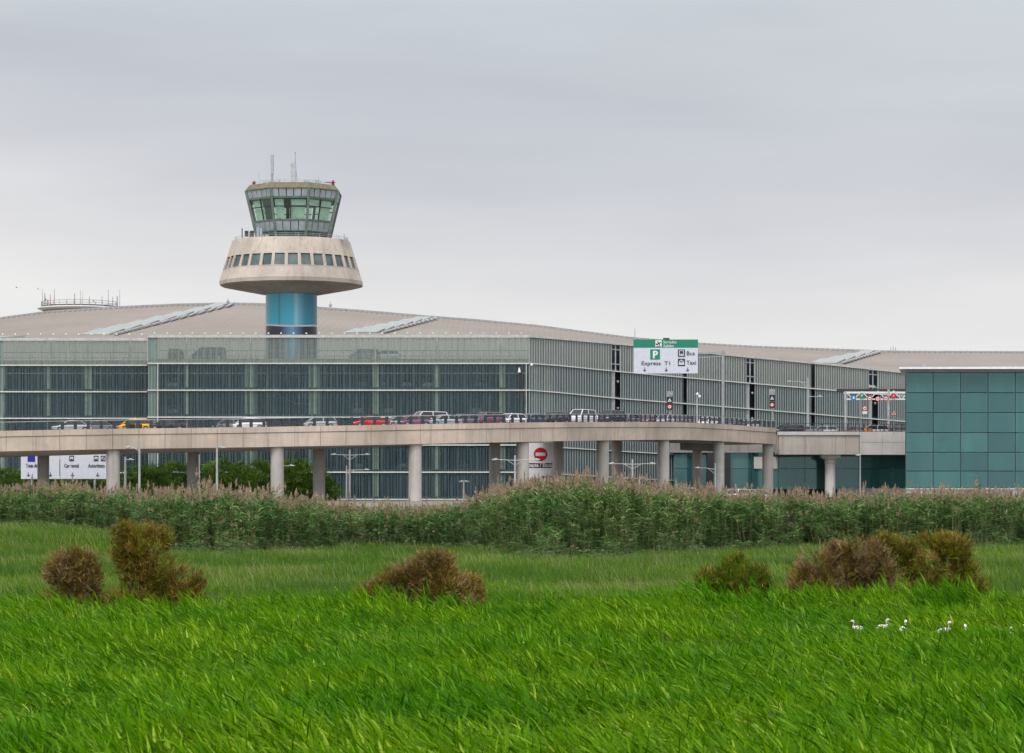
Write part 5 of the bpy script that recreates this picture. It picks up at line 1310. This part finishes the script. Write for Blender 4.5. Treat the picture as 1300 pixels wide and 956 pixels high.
# rough darker patches between the lawn-like parts
rt=tmpl_coll('rough_tufts',[meadow_tuft(260+i,H=.62,n=34,spread=.26,mat=M['rough']) for i in range(6)])
X,Y=rows(84,218,4.0); pat=np.sin(X*.19+Y*.07)*np.sin(Y*.16-X*.08+2)+.4*np.sin(X*.7+Y*.31)+rng.normal(0,.25,len(X)); pat+=.7*sst(150,200,Y); kk=pat>.22; X,Y=X[kk],Y[kk]; n=len(X)
scatter('rough_grass',np.stack([X,Y,G(X,Y)-.02],1),rng.uniform(-.9,.9,n),sc3(rng.uniform(1.2,1.9,n),rng.uniform(.75,1.7,n)),rng.integers(0,6,n),rt,'rougher darker grass patches in the meadow between bushes and reeds','grass')
# a scattering of dead stalks through the green
g9=np.random.default_rng(5)
def dry_tuft(seed):
    g=np.random.default_rng(seed); k=7; B=np.stack([g.normal(0,.12,k),g.normal(0,.12,k),np.zeros(k)],1); D=unit(np.stack([g.normal(-.45,.2,k),g.normal(0,.2,k),np.ones(k)],1))
    return ribbons('t',B,D,unit(g.normal(0,1,(k,3))),g.uniform(.6,1.05,k),np.full(k,.013),g.uniform(0,1,k),seg=3,curl=.5,mat=M['straw'])
dc=tmpl_coll('dry_stalks',[dry_tuft(600+i) for i in range(4)])
X,Y=rows(23,150,.55); pat=np.sin(X*.41+Y*.11)+np.sin(X*.17-Y*.19+1); kk=pat>.1; X,Y=X[kk],Y[kk]; n=len(X)
scatter('dry_stalks',np.stack([X,Y,G(X,Y)-.02],1),rng.uniform(-.6,.6,n),np.ones((n,3))*rng.uniform(.8,1.1,(n,1)),rng.integers(0,4,n),dc,'thin dry straw coloured stalks scattered among the green grass','dead grass')
# reeds
RF=[(-60,225),(0,222),(120,212),(170,200),(205,172),(300,163),(380,178),(440,200),(520,205),(590,196),(640,176),(700,160),(760,166),(860,180),(960,190),(1050,194),(1150,196),(1300,205),(1360,205)]
RT=[(-60,614),(0,617),(60,613),(130,619),(200,622),(260,616),(330,624),(400,632),(460,640),(560,641),(600,630),(640,614),(690,606),(760,604),(830,614),(880,619),(1000,625),(1050,626),(1140,622),(1200,619),(1300,622),(1360,622)]
def interp(T,p): return np.interp(p,[a[0] for a in T],[a[1] for a in T])
NR=12
rc=tmpl_coll('reed_clumps',[reed_clump(300+i,dry=.12 if i<8 else .75) for i in range(NR)]+[reed_clump(340+i,plume=False,dry=.08) for i in range(5)])
n=8600; px=rng.uniform(-150,1450,n); dep=rng.uniform(0,1,n)**1.3*13; out=rng.uniform(0,1,n)<.15; dep=np.where(out,-rng.uniform(0,1,n)**1.5*16,dep); Yf=interp(RF,px)+1.5*np.sin(px*.07)+1.2*np.sin(px*.19+1); Y=Yf+dep; X=(px-650)*Y/F
gz=G(X,Y); zt=CAMZ+(HY-(interp(RT,px)+2.5*np.sin(px*.11)+1.6*np.sin(px*.37)))*Y/F
H=(zt-gz)+rng.normal(-.25,.28,n); H=np.where(rng.uniform(0,1,n)<.06,H+.35,H); H=np.maximum(H,1.2)
H*=np.where(dep<1.6,rng.uniform(.45,.95,n),1.0); H*=np.where(dep<0,np.clip(.85+dep*.05,.3,1)*rng.uniform(.5,1.0,n),1.0)
sc=H/4.85; idx=rng.integers(0,8,n); dryness=.12+.5*np.exp(-((px-360)/110.)**2)+.2*np.exp(-((px-100)/60.)**2)+.15*np.exp(-((px-690)/30.)**2)
idx=np.where(rng.uniform(0,1,n)<dryness,rng.integers(8,NR,n),idx)
idx=np.where((dep<2.6)&(rng.uniform(0,1,n)<.88),rng.integers(NR,NR+5,n),idx)
scatter('reed_bed',np.stack([X,Y,gz-.05],1),rng.uniform(0,6.28,n),np.stack([np.full(n,.95),np.full(n,.95),sc],1),idx,rc,'band of tall reeds with pinkish feathery plumes in front of the viaduct','reeds')

# ------------------------------------------------------------------ bushes and pines
def bush(blobs,Y,mats,label,name='tamarisk_bush',dens=1.0,L=(.10,.22),Wd=(.010,.022),zb=None,seg=2,group='rusty shrubs in the meadow',cat='bush',nclump=None,leafn=95,upb=.7,flat=False,strag=.1,csp=.5):
    if cat=='bush': blobs=[(x,y+(11 if cx_<700 else 7),rx,ry*.96) for (x,y,rx,ry) in blobs for cx_ in (blobs[0][0],)]
    k=Y/F; cx=np.mean([b[0] for b in blobs]); X0=WX(cx,Y); z0=float(G(X0,Y)) if zb is None else zb
    r=tag(empty(name,(X0,Y,z0)),label,cat,group); g=np.random.default_rng(abs(int(cx))*7+1)
    meshes={m:[] for m in mats}
    tr=MB()
    if cat=='bush':
        extra=[]
        for bx,by,rx,ry in blobs:
            for q in range(2): a=g.uniform(0,2*math.pi); extra.append((bx+math.cos(a)*rx*.85,by-abs(math.sin(a))*ry*.72+3,rx*g.uniform(.25,.42),ry*g.uniform(.3,.5)))
        yb=HY+(CAMZ-z0-.55)/k
        lo=min(b[0]-b[2]*.6 for b in blobs); hi=max(b[0]+b[2]*.6 for b in blobs); q=lo
        while q<hi: extra.append((q,yb-4,15,12)); q+=20
        blobs=[(x,y,rx*.9,ry*.92) for x,y,rx,ry in blobs]+extra
    for bi,(bx,by,rx,ry) in enumerate(blobs):
        C=np.array((WX(bx,Y),Y+g.uniform(-.4,.4)*rx*k,WZ(by,Y))); RX,RZ=rx*k,ry*k; RY=RX*.9
        vol=RX*RZ*RY; nc=int((nclump or 72)*dens*max(.25,(RX*RZ)/(1.0)))
        # clump centres: mostly near the surface, some inside
        d=unit(g.normal(0,1,(nc,3))); rad=g.uniform(.2,1.0,nc)**.45*(1+g.normal(0,.20,nc)); cc=C+d*rad[:,None]*np.array((RX,RY,RZ))
        cc=cc[cc[:,2]>z0+.05]
        m=g.integers(0,len(mats),1)[0] if len(mats)>1 else 0
        for mi,mt in enumerate(mats):
            sel=cc[mi::len(mats)] if len(mats)>1 else cc
            if len(sel)==0: continue
            nn=len(sel)*leafn; cb=np.repeat(sel,leafn,0); out=unit((cb-C)/np.array((RX,RY,RZ))+1e-6); cs=np.repeat(g.uniform(.4,1.25,len(sel)),leafn)*(L[1]*csp)
            off=g.normal(0,1,(nn,3))*cs[:,None]*(np.array((1,1,.55)) if flat else 1.0); ct=np.repeat(g.uniform(0,1,len(sel)),leafn)
            dd=unit(out*.7+g.normal(0,.55,(nn,3))+np.array((-.12,0,upb)))
            tone=np.clip(ct*.75+g.uniform(0,.35,nn),0,1)
            me=ribbons('t',cb+off,dd,unit(g.normal(0,1,(nn,3))),g.uniform(L[0],L[1],nn),g.uniform(Wd[0],Wd[1],nn),tone,seg=seg,curl=.25,mat=mt); meshes[mt].append(me)
        if cat=='bush':   # feathery outer sprays
            ns=int(34*max(.3,RX*RZ)*1.7)+8; sd=unit(g.normal(0,1,(ns,3))); sd[:,2]=np.abs(sd[:,2]); so_=C+sd*np.array((RX,RY,RZ))*g.uniform(.8,1.05,(ns,1)); kf=34
            sp=unit(sd*np.array((1,1,1.3))+g.normal(0,.25,(ns,3))+np.array((-.1,0,.35))); ln=g.uniform(.14,.46,ns); uu=g.uniform(0,1,(ns,kf))
            bb=(so_[:,None,:]+sp[:,None,:]*(uu*ln[:,None])[:,:,None]).reshape(-1,3); bb+=g.normal(0,.012,bb.shape)
            dd=unit(np.repeat(sp,kf,0)+g.normal(0,.55,bb.shape)); tt=np.clip(np.repeat(g.uniform(.2,.9,ns),kf)+g.uniform(-.1,.2,len(bb)),0,1)
            mt=mats[bi%len(mats)]; meshes[mt].append(ribbons('t',bb,dd,unit(g.normal(0,1,bb.shape)),g.uniform(.05,.11,len(bb)),g.uniform(.008,.015,len(bb)),tt,seg=1,curl=0.,mat=mt))
        for q in range(3):
            e=C+unit(g.normal(0,1,3))*np.array((RX,RY,RZ))*.7; s=np.array((X0+(C[0]-X0)*.5,Y,z0-.1)); mid=(s+e)/2+np.array((0,0,-.1*RZ))
            tr.pipe([s,mid,e],[.03 if cat=='bush' else .2,.018 if cat=='bush' else .12,.006 if cat=='bush' else .04],6)
    me=join_meshes('crown',[x for l in meshes.values() for x in l]); o=bpy.data.objects.new('crown',me); COL.objects.link(o); o.parent=r; o.location=tuple(-np.array(r.location))
    tr.build('trunk',M['bark'],r)
    return r
B_=M['tam_brown'];PK=M['tam_pink'];OL=M['tam_olive']
bush([(96,706,20,16),(84,722,18,18),(112,728,18,20),(100,742,22,18)],80,[B_,PK],'small rusty brown shrub, the leftmost in the grass')
bush([(188,686,32,26),(164,700,16,24),(204,716,34,28),(240,742,22,18),(178,728,26,24),(158,670,8,8)],80,[B_,B_,OL],'largest rusty brown shrub, left part of the meadow')
bush([(505,732,28,18),(532,722,28,18),(566,736,30,20),(592,744,20,16),(552,706,16,12),(476,746,14,12),(545,745,30,18)],78,[B_,PK,B_],'wide low rusty shrub in the middle of the meadow')
bush([(932,738,36,20),(910,738,22,18),(960,742,24,16),(934,718,14,14),(945,728,22,16)],82,[M['meadow'],B_,M['meadow'],OL],'low dark shrub half sunk in grass left of the big pair')
bush([(1044,710,34,24),(1086,704,32,24),(1078,732,42,24),(1126,744,20,18),(1020,730,16,16),(1110,715,26,20)],86,[PK,B_,PK],'big faded brown shrub, left one of the touching pair')
bush([(1188,702,44,28),(1212,732,36,24),(1152,712,24,30),(1232,744,20,14),(1126,684,7,10),(1175,738,36,22),(1210,690,22,16)],89,[OL,OL,B_],'big olive green shrub, right one of the touching pair')
pine=dict(name='pine_tree',cat='tree',group='pines under the viaduct',L=(.28,.5),Wd=(.07,.14),leafn=34,seg=1,nclump=22,upb=.9,strag=0,csp=.75)
TR=[([(-25,612,40,16),(5,606,26,13),(-10,628,50,14)],384,'pine at the far left edge under the viaduct'),
 ([(38,608,26,12),(58,616,28,14),(40,630,36,12)],390,'pine behind the wide white lane sign, left half'),
 ([(110,616,30,11),(130,624,28,14),(95,630,30,12)],392,'pine behind the right half of the lane sign'),
 ([(178,602,26,13),(196,612,28,16),(172,622,28,14)],386,'pine right of the leftmost thick pillar'),
 ([(222,598,24,11),(236,612,26,16),(215,626,26,12)],391,'rounded pine around the second rear pillar'),
 ([(283,596,30,11),(300,608,30,16),(272,618,28,14)],385,'bright topped pine right of the short armed lamp'),
 ([(332,596,22,10),(338,612,26,16),(320,624,26,12)],392,'pine left of the front pillar'),
 ([(372,594,26,11),(384,606,28,16),(366,622,30,14),(396,622,22,14)],386,'pine with a broad crown right of the front pillar'),
 ([(410,612,14,12),(420,626,14,12)],388,'small pine at the right end of the row')]
for blobs,Y,lab in TR: bush(blobs,Y,[M['pine']],lab,zb=5.2,flat=True,**pine)

# ------------------------------------------------------------------ birds
def egret():
    r=empty('egret',(0,0,0)); m=MB()
    spine=[((.30,0,.36),.012),((.24,0,.385),.035),((.14,0,.42),.07),((.03,0,.45),.092),((-.08,0,.475),.085),((-.15,0,.505),.05),((-.175,0,.545),.03),((-.16,0,.59),.024),((-.155,0,.635),.023),((-.175,0,.665),.03),((-.205,0,.672),.026),((-.23,0,.668),.010)]
    m.pipe([s[0] for s in spine],[s[1] for s in spine],10); m.build('body',M['feather'],r,smooth=True,local=True)
    for s in (-1,1):
        w=MB(); w.pipe([(.27,s*.03,.385),(.15,s*.075,.425),(.02,s*.09,.46),(-.08,s*.075,.47)],[.01,.045,.05,.02],8); w.build('wing',M['feather'],r,smooth=True,local=True)
        l=MB(); l.pipe([(.04,s*.035,.40),(.07,s*.035,.24),(.05,s*.035,.0)],[.012,.007,.006],6); l.box(-.02,.07,s*.035-.015,s*.035+.015,-.005,.006); l.build('leg',M['dark'],r,local=True)
    b=MB(); b.tube((-.225,0,.668),(-.305,0,.655),.010,.002,6); b.build('bill',M['bill'],r,local=True)
    e=MB(); e.ball((-.2,-.024,.677),.006); e.ball((-.2,.024,.677),.006); e.build('eye',M['black'],r,local=True)
    return r
M['feather']=(lambda t:t.done(t.prin(Base_Color=t.ramp(t.noise(t.coord('Object'),9,3),[(.4,(.74,.72,.68)),(.7,(.8,.78,.74))]),Roughness=.8)))(NT('white_feathers'))
M['bill']=plain('orange_bill',(.7,.4,.12),.5)
eg0=egret(); ELAB=['white egret half hidden in grass, leftmost of the right hand flock','white egret low in grass, second of the flock','white egret with raised head, third of the flock','white egret standing tallest near the middle of the flock','white egret facing away, right of the tallest one','white egret close to the right edge of the flock','white egret at the far right end of the flock','single white egret far left of the flock']
for i,(e,lab) in enumerate(zip(EG,ELAB)):
    o=eg0 if i==0 else copy_tree(eg0)
    for k in ('label',): 
        if k in o: del o[k]
    px,py,Y,_,v=e; z=float(G(WX(px,Y),Y)); sc_=.97+.06*(v-1); o.location=(WX(px,Y),Y,z-.02); o.rotation_euler=(0,0,[.3,2.6,3.5,1.2][v]+.35*i); o.scale=(sc_,)*3
    tag(o,lab,'bird','egrets in the foreground grass')
def swift():
    r=empty('flying_bird',(0,0,0)); m=MB(); m.pipe([(-.16,0,0),(-.05,0,.01),(.06,0,0),(.16,0,0)],[.01,.045,.03,.008],8); m.build('body',M['dark'],r,smooth=True,local=True)
    for s in (-1,1):
        w=MB(); w.add([(-.07,s*.02,.01),(.06,s*.02,.01),(.02,s*.2,.07),(-.05,s*.2,.07),(.10,s*.42,.05),(-.07,s*.02,.02),(.06,s*.02,.02),(.02,s*.2,.08),(-.05,s*.2,.08),(.10,s*.42,.055)],[[0,1,2,3],[3,2,4],[5,8,7,6],[8,9,7],[0,3,8,5],[3,4,9,8],[1,6,7,2],[2,7,9,4]]); w.build('wing',M['dark'],r,local=True)
    return r
sw=swift(); sw.location=W(21,365,400); sw.rotation_euler=(.3,.2,.6); tag(sw,'tiny dark bird in the sky at the far left, nearer the picture edge','bird','birds in the sky')
s2=copy_tree(sw); s2.location=W(48.5,367,360); s2.rotation_euler=(-.3,.1,-.8); tag(s2,'tiny dark bird flying just left of the distant antenna platform','bird','birds in the sky')
